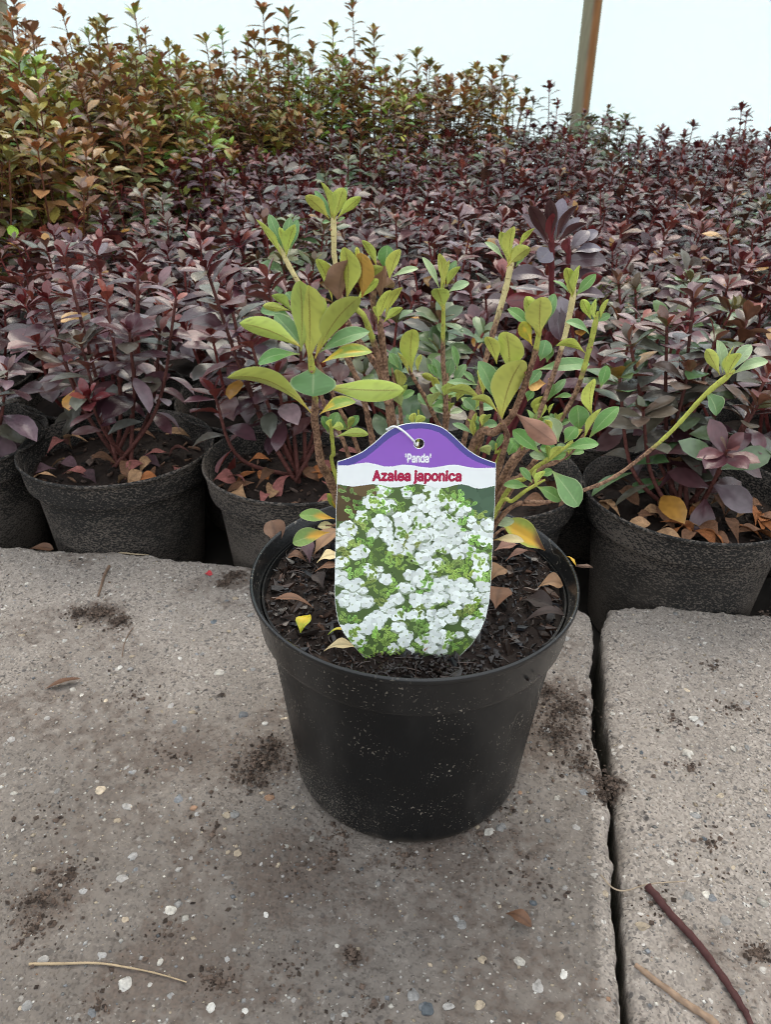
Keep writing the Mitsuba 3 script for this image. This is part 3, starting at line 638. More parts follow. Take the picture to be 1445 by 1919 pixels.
# branch, base, tip, width, side towards the front (u under, t top), kind, bend, sense
LEAVES = [
    (3, (-0.0466, 0.0285, 0.3351), (-0.0575, 0.0226, 0.3467), 0.0063, 'u', 'G', None, -1),
    (3, (-0.0458, 0.0315, 0.3347), (-0.0541, 0.0352, 0.3476), 0.0039, 't', 'B', None, -1),
    (3, (-0.0456, 0.0285, 0.3358), (-0.0498, 0.0226, 0.3528), 0.0033, 'u', 'G', None, -1),
    (3, (-0.0451, 0.0285, 0.3358), (-0.0464, 0.0245, 0.3495), 0.0042, 'u', 'G', None, -1),
    (3, (-0.0444, 0.0285, 0.3348), (-0.0392, 0.0246, 0.3502), 0.0073, 'u', 'G', None, 1),
    (3, (-0.044, 0.0315, 0.3354), (-0.0381, 0.0366, 0.3492), 0.0028, 't', 'B', None, 1),
    (3, (-0.0431, 0.0285, 0.3352), (-0.0307, 0.023, 0.3464), 0.0038, 'u', 'G', None, 1),
    (3, (-0.0462, 0.0315, 0.3334), (-0.0504, 0.0318, 0.3329), 0.0025, 't', 'B', None, -1),
    (3, (-0.043, 0.0315, 0.3334), (-0.039, 0.0323, 0.3355), 0.0027, 't', 'B', None, 1),
    (2, (-0.0674, -0.0015, 0.323), (-0.0776, -0.0058, 0.3397), 0.0066, 'u', 'G', None, -1),
    (2, (-0.067, 0.0015, 0.3244), (-0.0735, 0.0075, 0.3401), 0.0033, 't', 'B', None, -1),
    (2, (-0.066, -0.0015, 0.3249), (-0.0671, -0.0059, 0.3365), 0.003, 'u', 'G', None, -1),
    (2, (-0.0653, -0.0015, 0.3222), (-0.0601, -0.0073, 0.338), 0.0073, 'u', 'G', None, 1),
    (2, (-0.0656, 0.0015, 0.3257), (-0.0636, 0.0075, 0.3389), 0.004, 't', 'B', None, 1),
    (2, (-0.0637, 0.0015, 0.3244), (-0.0601, 0.0064, 0.3382), 0.005, 't', 'B', None, 1),
    (4, (-0.0441, -0.0015, 0.3023), (-0.0501, -0.0104, 0.3236), 0.0054, 'u', 'G', None, -1),
    (4, (-0.0449, 0.0015, 0.3035), (-0.0479, 0.0064, 0.3184), 0.0061, 't', 'B', None, -1),
    (4, (-0.0373, -0.0015, 0.3023), (-0.0372, -0.0112, 0.329), 0.0102, 'u', 'G', None, -1),
    (4, (-0.0407, -0.0015, 0.3013), (-0.0363, -0.0087, 0.3228), 0.017, 'u', 'N', 0.1, 1),
    (4, (-0.0295, -0.0015, 0.3038), (-0.0298, -0.0088, 0.3262), 0.0102, 'u', 'O', None, -1),
    (4, (-0.0352, -0.0015, 0.309), (-0.0194, -0.0079, 0.3197), 0.0064, 'u', 'V', 0.1, 1),
    (4, (-0.0325, -0.0015, 0.3017), (-0.0217, -0.0057, 0.3137), 0.0048, 'u', 'G', None, 1),
    (4, (-0.0317, -0.0015, 0.3202), (-0.0319, -0.0039, 0.3279), 0.002, 'u', 'G', None, -1),
    (5, (-0.0226, 0.0105, 0.3159), (-0.0297, 0.0054, 0.3293), 0.0045, 'u', 'V', None, -1),
    (5, (-0.0184, 0.0135, 0.3127), (-0.0175, 0.0179, 0.3249), 0.0078, 't', 'D', None, 1),
    (5, (-0.0166, 0.0101, 0.309), (-0.0117, 0.0059, 0.3253), 0.0069, 'u', 'G', None, 1),
    (5, (-0.0149, 0.0135, 0.3107), (-0.0022, 0.0138, 0.3148), 0.0038, 't', 'P', None, 1),
    (5, (-0.0197, 0.0096, 0.306), (-0.0139, 0.0087, 0.309), 0.0056, 'u', 'N', None, 1),
    (5, (-0.0204, 0.0085, 0.2994), (-0.0191, 0.0019, 0.3184), 0.0049, 'u', 'N', None, 1),
    (5, (-0.022, 0.0085, 0.2885), (-0.0159, 0.0028, 0.3068), 0.006, 'u', 'G', None, 1),
    (5, (-0.0182, 0.0085, 0.2924), (-0.0102, 0.0022, 0.3082), 0.0074, 'u', 'G', None, 1),
    (5, (-0.0192, 0.0085, 0.2892), (-0.0098, 0.0048, 0.2977), 0.0049, 'u', 'G', None, 1),
    (5, (-0.0224, 0.0085, 0.2903), (-0.0241, 0.0063, 0.2978), 0.0028, 'u', 'G', None, -1),
    (1, (-0.0518, -0.0465, 0.286), (-0.0497, -0.0575, 0.3222), 0.0124, 'u', 'G', None, -1),
    (1, (-0.0553, -0.0465, 0.291), (-0.053, -0.058, 0.3241), 0.0093, 'u', 'D', None, -1),
    (1, (-0.0475, -0.0465, 0.2943), (-0.0445, -0.0534, 0.3166), 0.0043, 'u', 'G', None, 1),
    (1, (-0.049, -0.0465, 0.2879), (-0.0288, -0.0588, 0.318), 0.0093, 'u', 'V', None, 1),
    (1, (-0.0488, -0.0435, 0.2895), (-0.0366, -0.0377, 0.3118), 0.0059, 't', 'P', None, 1),
    (1, (-0.0544, -0.0465, 0.2923), (-0.0807, -0.0497, 0.3041), 0.0074, 'u', 'V', 0.13, -1),
    (1, (-0.0549, -0.0435, 0.2926), (-0.067, -0.0391, 0.3054), 0.0075, 't', 'B', None, -1),
    (22, (-0.0652, 0.0085, 0.2947), (-0.0743, 0.0056, 0.3029), 0.0074, 'u', 'D', None, -1),
    (22, (-0.0658, 0.0115, 0.2904), (-0.0818, 0.0142, 0.2931), 0.0071, 't', 'B', None, -1),
    (22, (-0.0659, 0.0085, 0.2947), (-0.0789, 0.0051, 0.2978), 0.0042, 'u', 'G', None, -1),
    (22, (-0.064, 0.0115, 0.2982), (-0.0682, 0.0136, 0.3025), 0.0049, 't', 'B', None, -1),
    (1, (-0.0473, -0.0435, 0.2895), (-0.0249, -0.0422, 0.2989), 0.0084, 't', 'B', 0.12, 1),
    (1, (-0.056, -0.0435, 0.2888), (-0.0754, -0.0412, 0.2833), 0.0057, 't', 'D', 0.2, -1),
    (1, (-0.0462, -0.0434, 0.285), (-0.0239, -0.0406, 0.2892), 0.0077, 't', 'Y', 0.12, 1),
    (1, (-0.0527, -0.0375, 0.2584), (-0.0887, -0.0478, 0.279), 0.0061, 'u', 'V', 0.2, -1),
    (1, (-0.05, -0.0432, 0.2839), (-0.0505, -0.0482, 0.2707), 0.0189, 't', 'B', 0.05, -1),
    (1, (-0.0472, -0.0432, 0.2737), (-0.0093, -0.0483, 0.2744), 0.0064, 'u', 'V', 0.14, 1),
    (1, (-0.049, -0.0341, 0.2564), (-0.0317, -0.0309, 0.2618), 0.0077, 't', 'Y', 0.16, 1),
    (3, (-0.0321, 0.0156, 0.2492), (-0.0204, 0.0162, 0.2503), 0.0053, 't', 'B', None, 1),
    (7, (-0.0037, 0.0185, 0.2599), (-0.0041, 0.0126, 0.2849), 0.0099, 'u', 'G', None, 1),
    (7, (-0.0055, 0.0185, 0.2595), (-0.0116, 0.0139, 0.2722), 0.0046, 'u', 'G', None, -1),
    (7, (-0.0008, 0.0185, 0.2603), (0.0005, 0.0154, 0.2709), 0.0031, 'u', 'G', None, 1),
    (26, (-0.0106, 0.0415, 0.2454), (-0.0168, 0.0454, 0.2589), 0.0092, 't', 'B', None, -1),
    (26, (-0.0098, 0.0385, 0.2415), (-0.0113, 0.0358, 0.2556), 0.0076, 'u', 'V', None, -1),
    (26, (-0.0108, 0.0415, 0.2545), (-0.0156, 0.0448, 0.2622), 0.0055, 't', 'D', None, -1),
    (26, (-0.0084, 0.0385, 0.2322), (-0.0126, 0.0371, 0.2411), 0.0056, 'u', 'P', None, -1),
    (29, (-0.0039, 0.0015, 0.238), (-0.0065, 0.0032, 0.242), 0.0037, 't', 'D', None, -1),
    (29, (-0.0032, -0.0015, 0.2388), (-0.0031, -0.0029, 0.2454), 0.0044, 'u', 'G', None, 1),
    (29, (-0.0025, -0.0015, 0.2384), (0.0028, -0.0032, 0.2435), 0.0044, 'u', 'G', None, 1),
    (21, (-0.0458, -0.0261, 0.2433), (-0.0488, -0.0237, 0.2516), 0.0049, 't', 'D', None, -1),
    (21, (-0.0436, -0.0264, 0.2446), (-0.0409, -0.0235, 0.2536), 0.006, 't', 'D', None, 1),
    (21, (-0.0439, -0.0295, 0.2476), (-0.0379, -0.0297, 0.2484), 0.0043, 'u', 'G', 0.2, 1),
    (21, (-0.0419, -0.0284, 0.2425), (-0.0258, -0.0307, 0.2449), 0.0033, 'u', 'D', 0.15, 1),
    (21, (-0.0449, -0.0295, 0.2476), (-0.0442, -0.0308, 0.2528), 0.0032, 'u', 'G', None, 1),
    (8, (0.0097, 0.0315, 0.3014), (0.0005, 0.037, 0.3159), 0.0037, 't', 'P', None, -1),
    (8, (0.0106, 0.0285, 0.3021), (0.0086, 0.0237, 0.3203), 0.006, 'u', 'G', None, -1),
    (8, (0.0124, 0.0285, 0.3024), (0.0137, 0.0238, 0.3171), 0.0033, 'u', 'G', None, 1),
    (8, (0.0131, 0.0285, 0.3028), (0.0195, 0.0245, 0.3139), 0.006, 'u', 'G', None, 1),
    (8, (0.0137, 0.0315, 0.3021), (0.0183, 0.0361, 0.3146), 0.004, 't', 'B', None, 1),
    (8, (0.0142, 0.0315, 0.2992), (0.0254, 0.0331, 0.3039), 0.0046, 't', 'P', None, 1),
    (8, (0.0121, 0.0285, 0.2901), (0.0079, 0.0241, 0.3029), 0.009, 'u', 'V', 0.15, -1),
    (9, (0.0456, 0.0385, 0.3125), (0.04, 0.0342, 0.3293), 0.0068, 'u', 'G', None, -1),
    (9, (0.0469, 0.0385, 0.3139), (0.0456, 0.0316, 0.3322), 0.0082, 'u', 'G', None, 1),
    (9, (0.0436, 0.0415, 0.3147), (0.0333, 0.0445, 0.3224), 0.0041, 't', 'P', None, -1),
    (9, (0.05, 0.0385, 0.3203), (0.0568, 0.0332, 0.3314), 0.0038, 'u', 'G', None, 1),
    (9, (0.0451, 0.0385, 0.311), (0.0555, 0.0346, 0.3217), 0.0077, 'u', 'V', 0.12, 1),
    (9, (0.0503, 0.0415, 0.3105), (0.055, 0.0439, 0.3169), 0.0031, 't', 'D', None, 1),
    (11, (0.0831, 0.0485, 0.2938), (0.0775, 0.0428, 0.3102), 0.0055, 'u', 'G', None, -1),
    (11, (0.0842, 0.0485, 0.2946), (0.0839, 0.0424, 0.3116), 0.007, 'u', 'G', None, 1),
    (11, (0.084, 0.0485, 0.293), (0.0828, 0.045, 0.3061), 0.005, 'u', 'G', None, 1),
    (11, (0.0824, 0.0515, 0.295), (0.0735, 0.0541, 0.3009), 0.004, 't', 'D', None, -1),
    (11, (0.086, 0.0515, 0.2931), (0.0968, 0.0553, 0.3046), 0.0056, 't', 'D', None, 1),
    (12, (0.088, 0.0185, 0.2888), (0.081, 0.0154, 0.3003), 0.0045, 'u', 'G', None, -1),
    (12, (0.0898, 0.0185, 0.2888), (0.0875, 0.0144, 0.3007), 0.0052, 'u', 'G', None, 1),
    (12, (0.0923, 0.0185, 0.2896), (0.094, 0.0149, 0.3007), 0.0038, 'u', 'G', None, 1),
    (12, (0.0915, 0.0215, 0.287), (0.0986, 0.0225, 0.2909), 0.0038, 't', 'B', None, 1),
    (12, (0.0889, 0.0215, 0.2806), (0.0759, 0.0228, 0.2868), 0.006, 't', 'B', 0.15, -1),
    (12, (0.0873, 0.0185, 0.2714), (0.0709, 0.0165, 0.2759), 0.0074, 'u', 'G', 0.22, -1),
    (10, (0.0484, -0.0415, 0.2983), (0.0416, -0.0454, 0.3158), 0.0052, 'u', 'G', None, -1),
    (10, (0.0501, -0.0415, 0.2971), (0.0475, -0.0474, 0.316), 0.0112, 'u', 'G', None, 1),
    (10, (0.0529, -0.0385, 0.3019), (0.0558, -0.0353, 0.3148), 0.0047, 't', 'B', None, 1),
    (10, (0.0455, -0.0385, 0.3012), (0.0357, -0.0362, 0.308), 0.007, 't', 'D', None, -1),
    (10, (0.0475, -0.0408, 0.293), (0.0409, -0.0445, 0.3046), 0.0056, 'u', 'Y', None, -1),
    (13, (0.0392, -0.0365, 0.2771), (0.035, -0.0434, 0.2999), 0.0123, 'u', 'G', None, -1),
    (13, (0.0374, -0.0358, 0.2535), (0.043, -0.0449, 0.2878), 0.0148, 'u', 'G', None, 1),
    (13, (0.035, -0.0335, 0.2622), (0.0255, -0.0273, 0.2814), 0.0088, 't', 'B', None, -1),
    (13, (0.0329, -0.0365, 0.283), (0.0269, -0.0411, 0.297), 0.0067, 'u', 'G', None, -1),
    (14, (0.0301, -0.0135, 0.2577), (0.0127, -0.0164, 0.2633), 0.0078, 'u', 'V', 0.12, -1),
    (14, (0.0307, -0.0135, 0.2588), (0.0271, -0.018, 0.2741), 0.0046, 'u', 'G', None, -1),
    (14, (0.0286, -0.0105, 0.2636), (0.013, -0.0084, 0.2642), 0.0043, 't', 'B', None, -1),
    (14, (0.0271, -0.0105, 0.2643), (0.0206, -0.0081, 0.2694), 0.0039, 't', 'B', None, -1),
    (13, (0.0355, -0.0365, 0.2591), (0.0221, -0.0381, 0.2666), 0.0041, 'u', 'V', 0.2, -1),
    (14, (0.0282, -0.01, 0.2492), (0.0223, -0.0064, 0.2546), 0.0066, 't', 'B', None, -1),
    (24, (0.0154, 0.0565, 0.2412), (0.01, 0.0614, 0.2541), 0.0062, 't', 'B', None, -1),
    (24, (0.0187, 0.0565, 0.2421), (0.0207, 0.0593, 0.2549), 0.0062, 't', 'B', None, 1),
    (24, (0.0222, 0.0563, 0.2388), (0.0296, 0.0625, 0.2505), 0.006, 't', 'B', None, 1),
    (24, (0.0241, 0.0565, 0.2482), (0.0207, 0.0614, 0.2619), 0.0045, 't', 'D', None, -1),
    (24, (0.0129, 0.0565, 0.2429), (0.0069, 0.0591, 0.2514), 0.0035, 't', 'D', None, -1),
    (24, (0.0138, 0.0521, 0.2346), (0.0091, 0.0491, 0.2471), 0.0043, 'u', 'G', None, -1),
    (24, (0.0243, 0.0513, 0.2315), (0.0285, 0.0488, 0.2394), 0.007, 'u', 'G', None, 1),
    (24, (0.0132, 0.0535, 0.2414), (0.0032, 0.0497, 0.2484), 0.0041, 'u', 'V', None, -1),
    (25, (0.0698, 0.0465, 0.2579), (0.0723, 0.0499, 0.2692), 0.0083, 't', 'B', None, 1),
    (25, (0.0738, 0.0465, 0.2571), (0.0748, 0.0489, 0.2662), 0.0053, 't', 'D', None, 1),
    (25, (0.0683, 0.0465, 0.2529), (0.0992, 0.0504, 0.2553), 0.0074, 't', 'B', None, 1),
    (25, (0.0649, 0.0465, 0.2428), (0.0716, 0.0508, 0.2511), 0.0058, 't', 'B', None, 1),
    (25, (0.0765, 0.0465, 0.2335), (0.0796, 0.0497, 0.2436), 0.0049, 't', 'D', None, 1),
    (25, (0.0744, 0.0465, 0.2446), (0.0651, 0.048, 0.2414), 0.0093, 't', 'O', 0.2, -1),
    (25, (0.0772, 0.0465, 0.2344), (0.087, 0.0531, 0.2454), 0.0045, 't', 'B', None, 1),
    (25, (0.0714, 0.043, 0.2261), (0.0708, 0.0387, 0.2398), 0.0075, 'u', 'G', None, 1),
    (25, (0.0727, 0.0425, 0.2237), (0.071, 0.0397, 0.2352), 0.0075, 'u', 'G', None, 0),
    (25, (0.0775, 0.0435, 0.2269), (0.079, 0.0412, 0.2347), 0.0036, 'u', 'G', None, 1),
    (25, (0.065, 0.0465, 0.2334), (0.0681, 0.0483, 0.2397), 0.0051, 't', 'D', None, 1),
    (25, (0.0802, 0.0465, 0.2362), (0.0904, 0.0471, 0.2373), 0.0029, 't', 'D', None, 1),
    (13, (0.0436, -0.0365, 0.2592), (0.063, -0.0451, 0.2476), 0.0086, 'u', 'N', 0.08, 1),
    (16, (0.0935, 0.0105, 0.2395), (0.0897, 0.0049, 0.2622), 0.0107, 'u', 'G', None, 1),
    (16, (0.0966, 0.0135, 0.2543), (0.0992, 0.0169, 0.2655), 0.0055, 't', 'D', None, 1),
    (16, (0.0882, 0.0135, 0.2288), (0.0867, 0.018, 0.2428), 0.0104, 't', 'D', None, -1),
    (16, (0.0909, 0.0105, 0.2262), (0.0963, 0.0056, 0.2457), 0.0065, 'u', 'G', None, 1),
    (16, (0.094, 0.0135, 0.2242), (0.1105, 0.0214, 0.2408), 0.0081, 't', 'D', None, 1),
    (16, (0.0866, 0.0102, 0.2263), (0.0885, 0.0087, 0.2325), 0.0051, 'u', 'G', None, 1),
    (15, (0.0634, -0.0102, 0.2267), (0.0489, -0.004, 0.2369), 0.0072, 't', 'D', None, -1),
    (15, (0.0739, -0.0105, 0.2282), (0.0632, -0.0089, 0.2293), 0.0062, 't', 'D', None, -1),
    (15, (0.0721, -0.0105, 0.2332), (0.0673, -0.005, 0.2446), 0.0076, 't', 'P', None, -1),
    (15, (0.0754, -0.0105, 0.2327), (0.0813, -0.007, 0.2402), 0.0075, 't', 'D', None, 1),
    (15, (0.0755, -0.0105, 0.2289), (0.0938, -0.0082, 0.2314), 0.0067, 't', 'D', None, 1),
    (15, (0.0673, -0.0135, 0.2407), (0.0628, -0.0152, 0.2474), 0.0034, 'u', 'G', None, -1),
    (15, (0.0599, -0.0105, 0.235), (0.0674, -0.01, 0.2323), 0.0034, 't', 'Y', None, 1),
    (17, (0.1606, 0.0185, 0.2604), (0.1483, 0.0135, 0.276), 0.0049, 'u', 'G', None, -1),
    (17, (0.1631, 0.0215, 0.2606), (0.159, 0.0277, 0.2767), 0.0072, 't', 'P', None, -1),
    (17, (0.1643, 0.0185, 0.2592), (0.1663, 0.0146, 0.2738), 0.0102, 'u', 'G', None, 1),
    (17, (0.1672, 0.0215, 0.2606), (0.1784, 0.0289, 0.274), 0.0064, 't', 'P', None, 1),
    (17, (0.1686, 0.0215, 0.2598), (0.1871, 0.024, 0.2667), 0.0054, 't', 'P', None, 1),
    (17, (0.1647, 0.0185, 0.2628), (0.1621, 0.0132, 0.278), 0.003, 'u', 'G', None, 1),
    (17, (0.1559, 0.0215, 0.2503), (0.1629, 0.0163, 0.2381), 0.0108, 't', 'B', 0.15, 1),
    (18, (0.0663, -0.0285, 0.2254), (0.0801, -0.0364, 0.2095), 0.012, 't', 'B', 0.06, 1),
    (18, (0.061, -0.0285, 0.2222), (0.0669, -0.0281, 0.2252), 0.0039, 't', 'D', None, 1),
    (18, (0.0576, -0.0315, 0.2187), (0.0612, -0.0334, 0.2278), 0.0056, 'u', 'G', None, 1),
    (18, (0.0572, -0.0285, 0.2184), (0.0505, -0.0254, 0.2255), 0.0052, 't', 'D', None, -1),
    (18, (0.0555, -0.0285, 0.2162), (0.0426, -0.0284, 0.217), 0.0048, 't', 'D', None, -1),
    (18, (0.0594, -0.0285, 0.2165), (0.0716, -0.0336, 0.2109), 0.0073, 't', 'D', None, 1),
    (18, (0.0579, -0.0315, 0.2206), (0.0572, -0.0337, 0.229), 0.0024, 'u', 'G', None, 1),
    (27, (0.0282, -0.0045, 0.2345), (0.0174, -0.0019, 0.2392), 0.0038, 't', 'B', None, -1),
    (27, (0.0281, -0.0075, 0.235), (0.024, -0.0108, 0.2458), 0.0038, 'u', 'G', None, -1),
    (27, (0.0288, -0.0075, 0.2334), (0.028, -0.0117, 0.2493), 0.0061, 'u', 'G', None, 1),
    (27, (0.0297, -0.0045, 0.2345), (0.0347, -0.0018, 0.2421), 0.004, 't', 'D', None, 1),
    (28, (0.0355, -0.0212, 0.2302), (0.031, -0.0231, 0.2358), 0.006, 'u', 'P', None, -1),
    (28, (0.0373, -0.0185, 0.2313), (0.0367, -0.0171, 0.2369), 0.0037, 't', 'B', None, -1),
    (28, (0.0386, -0.0185, 0.2314), (0.042, -0.0155, 0.2396), 0.003, 't', 'D', None, 1),
    (28, (0.0456, -0.0184, 0.229), (0.0481, -0.016, 0.2344), 0.0066, 't', 'D', None, 1),
    (19, (0.0829, 0.0315, 0.1412), (0.0538, 0.0286, 0.1624), 0.0152, 't', 'Z', 0.05, -1),
    (19, (0.0475, 0.0216, 0.1644), (0.0598, 0.0217, 0.1679), 0.0053, 't', 'P', None, 1),
    (19, (0.0481, 0.0204, 0.155), (0.0665, 0.0193, 0.1552), 0.0047, 't', 'T', 0.15, 1),
    (20, (-0.0449, -0.0085, 0.1849), (-0.0649, -0.0046, 0.185), 0.0068, 't', 'X', 0.08, -1),
    (20, (-0.0444, -0.0081, 0.1805), (-0.0544, -0.0091, 0.1802), 0.0045, 't', 'T', None, -1),
    (20, (-0.0481, -0.0085, 0.1764), (-0.0693, -0.0057, 0.1676), 0.0098, 't', 'X', 0.05, -1),
    (20, (-0.0442, -0.0081, 0.191), (-0.0487, -0.0086, 0.2008), 0.0048, 't', 'Y', None, -1),
    (25, (0.0652, 0.039, 0.208), (0.0545, 0.0401, 0.2095), 0.0047, 't', 'D', None, -1),
    (25, (0.0652, 0.039, 0.208), (0.0585, 0.0421, 0.2134), 0.0044, 't', 'P', None, -1),
    (25, (0.0646, 0.036, 0.2094), (0.0619, 0.0338, 0.2181), 0.0037, 'u', 'P', None, -1),
    (25, (0.0646, 0.036, 0.2094), (0.0698, 0.0332, 0.2175), 0.0044, 'u', 'D', None, 1),
    (25, (0.0652, 0.039, 0.208), (0.0753, 0.0404, 0.2134), 0.0063, 't', 'P', None, 1),
    (11, (0.0682, 0.0329, 0.2235), (0.0607, 0.0347, 0.2256), 0.0037, 't', 'G', None, -1),
    (11, (0.0682, 0.0329, 0.2235), (0.0635, 0.0375, 0.2321), 0.0046, 't', 'G', None, -1),
    (11, (0.0676, 0.0299, 0.2248), (0.0673, 0.027, 0.235), 0.0046, 'u', 'P', None, 1),
    (11, (0.0676, 0.0299, 0.2248), (0.0727, 0.027, 0.2312), 0.0042, 'u', 'B', None, 1),
    (11, (0.0682, 0.0329, 0.2235), (0.0787, 0.0362, 0.2282), 0.0049, 't', 'G', None, 1),
    (16, (0.084, 0.0113, 0.2162), (0.077, 0.0134, 0.221), 0.0044, 't', 'D', None, -1),
    (16, (0.084, 0.0113, 0.2162), (0.0776, 0.0135, 0.2216), 0.0038, 't', 'P', None, -1),
    (16, (0.0832, 0.0083, 0.2176), (0.0835, 0.0058, 0.2273), 0.0044, 'u', 'G', None, 1),
    (16, (0.0832, 0.0083, 0.2176), (0.0862, 0.0062, 0.2253), 0.0041, 'u', 'B', None, 1),
    (16, (0.084, 0.0113, 0.2162), (0.0927, 0.0129, 0.2176), 0.0047, 't', 'D', None, 1),
    (9, (0.0328, 0.0316, 0.234), (0.025, 0.0328, 0.236), 0.0045, 't', 'D', None, -1),
    (9, (0.0328, 0.0316, 0.234), (0.0249, 0.0341, 0.24), 0.0048, 't', 'G', None, -1),
    (9, (0.0325, 0.0286, 0.2352), (0.0307, 0.0263, 0.2449), 0.0036, 'u', 'D', None, -1),
    (9, (0.0325, 0.0286, 0.2352), (0.0356, 0.0265, 0.2427), 0.0036, 'u', 'G', None, 1),
    (9, (0.0328, 0.0316, 0.234), (0.0443, 0.0342, 0.2348), 0.0057, 't', 'B', None, 1),
    (24, (0.0201, 0.0547, 0.2316), (0.0099, 0.0559, 0.2343), 0.0054, 't', 'B', None, -1),
    (24, (0.0201, 0.0547, 0.2316), (0.0145, 0.0569, 0.2396), 0.0044, 't', 'G', None, -1),
    (24, (0.0198, 0.0517, 0.2327), (0.0191, 0.0486, 0.2427), 0.0041, 'u', 'G', None, 0),
    (24, (0.0198, 0.0517, 0.2327), (0.0229, 0.0495, 0.243), 0.005, 'u', 'B', None, 1),
    (24, (0.0201, 0.0547, 0.2316), (0.0293, 0.0556, 0.237), 0.006, 't', 'G', None, 1),
    (26, (-0.0105, 0.0415, 0.2349), (-0.0197, 0.0414, 0.2396), 0.0046, 't', 'D', None, -1),
    (26, (-0.0105, 0.0415, 0.2349), (-0.0164, 0.044, 0.2416), 0.0043, 't', 'D', None, -1),
    (26, (-0.0105, 0.0385, 0.236), (-0.0104, 0.0365, 0.2438), 0.0034, 'u', 'B', None, 1),
    (26, (-0.0105, 0.0385, 0.236), (-0.0059, 0.0361, 0.2468), 0.0058, 'u', 'D', None, 1),
    (26, (-0.0105, 0.0415, 0.2349), (-0.001, 0.0442, 0.2401), 0.0052, 't', 'D', None, 1),
    (14, (0.032, -0.0089, 0.2406), (0.0254, -0.0078, 0.2427), 0.0033, 't', 'B', None, -1),
    (14, (0.032, -0.0089, 0.2406), (0.0278, -0.0065, 0.2455), 0.0036, 't', 'D', None, -1),
    (14, (0.0316, -0.0119, 0.2418), (0.0322, -0.0142, 0.2497), 0.0033, 'u', 'G', None, 1),
    (14, (0.0316, -0.0119, 0.2418), (0.0353, -0.0144, 0.2499), 0.0041, 'u', 'B', None, 1),
    (14, (0.032, -0.0089, 0.2406), (0.0402, -0.0071, 0.2414), 0.0044, 't', 'B', None, 1),
    (15, (0.0681, -0.0105, 0.223), (0.0582, -0.0082, 0.2252), 0.0045, 't', 'P', None, -1),
    (15, (0.0681, -0.0105, 0.223), (0.0642, -0.0078, 0.2291), 0.0034, 't', 'D', None, -1),
    (15, (0.0674, -0.0135, 0.2244), (0.0651, -0.0156, 0.2335), 0.0033, 'u', 'B', None, -1),
    (15, (0.0674, -0.0135, 0.2244), (0.0731, -0.0158, 0.2331), 0.005, 'u', 'G', None, 1),
    (15, (0.0681, -0.0105, 0.223), (0.0771, -0.0094, 0.2263), 0.0045, 't', 'D', None, 1),
    (8, (0.0148, 0.0288, 0.2431), (0.0067, 0.0298, 0.2467), 0.0044, 't', 'G', None, -1),
    (8, (0.0148, 0.0288, 0.2431), (0.0096, 0.0309, 0.2492), 0.0039, 't', 'P', None, -1),
    (8, (0.0145, 0.0258, 0.2442), (0.0155, 0.0238, 0.2517), 0.0035, 'u', 'D', None, 1),
    (8, (0.0145, 0.0258, 0.2442), (0.0205, 0.0226, 0.2541), 0.0056, 'u', 'D', None, 1),
    (8, (0.0148, 0.0288, 0.2431), (0.0223, 0.031, 0.2446), 0.0042, 't', 'D', None, 1),
    (7, (0.0072, 0.0274, 0.2366), (0.0003, 0.0298, 0.2407), 0.0039, 't', 'G', None, -1),
    (7, (0.0072, 0.0274, 0.2366), (0.0003, 0.0314, 0.2436), 0.0051, 't', 'B', None, -1),
    (7, (0.007, 0.0244, 0.2378), (0.0069, 0.0227, 0.2465), 0.0035, 'u', 'P', None, 1),
    (7, (0.007, 0.0244, 0.2378), (0.0117, 0.0212, 0.2484), 0.005, 'u', 'P', None, 1),
    (7, (0.0072, 0.0274, 0.2366), (0.0177, 0.0294, 0.2385), 0.0051, 't', 'D', None, 1),
    (25, (0.071, 0.0423, 0.2122), (0.0596, 0.0421, 0.2155), 0.005, 't', 'P', None, -1),
    (25, (0.071, 0.0423, 0.2122), (0.0641, 0.0455, 0.2196), 0.0047, 't', 'D', None, -1),
    (25, (0.0703, 0.0393, 0.2135), (0.0702, 0.0376, 0.2213), 0.0034, 'u', 'G', None, 1),
    (25, (0.0703, 0.0393, 0.2135), (0.0762, 0.034, 0.2248), 0.0056, 'u', 'B', None, 1),
    (25, (0.071, 0.0423, 0.2122), (0.0795, 0.0427, 0.2131), 0.0035, 't', 'G', None, 1),
    (12, (0.0768, 0.0189, 0.2295), (0.0702, 0.0219, 0.2329), 0.0035, 't', 'B', None, -1),
    (12, (0.0768, 0.0189, 0.2295), (0.0732, 0.0212, 0.2364), 0.0038, 't', 'B', None, -1),
    (12, (0.0761, 0.0159, 0.2307), (0.0742, 0.0131, 0.2399), 0.0035, 'u', 'D', None, -1),
    (12, (0.0761, 0.0159, 0.2307), (0.0782, 0.0131, 0.2403), 0.0038, 'u', 'D', None, 1),
    (12, (0.0768, 0.0189, 0.2295), (0.0842, 0.0197, 0.2331), 0.0038, 't', 'D', None, 1),
    (23, (-0.0386, 0.0235, 0.2242), (-0.0474, 0.025, 0.2258), 0.0042, 't', 'G', None, -1),
    (23, (-0.0386, 0.0235, 0.2242), (-0.0447, 0.0269, 0.2318), 0.0051, 't', 'D', None, -1),
    (23, (-0.0385, 0.0205, 0.2255), (-0.0353, 0.018, 0.2345), 0.0036, 'u', 'D', None, 1),
    (23, (-0.0385, 0.0205, 0.2255), (-0.0344, 0.0179, 0.2336), 0.0039, 'u', 'B', None, 1),
    (23, (-0.0386, 0.0235, 0.2242), (-0.0327, 0.0265, 0.2318), 0.0051, 't', 'D', None, 1),
    (16, (0.0788, 0.0099, 0.2129), (0.0695, 0.0119, 0.2148), 0.005, 't', 'D', None, -1),
    (16, (0.0788, 0.0099, 0.2129), (0.0738, 0.0128, 0.2199), 0.0038, 't', 'B', None, -1),
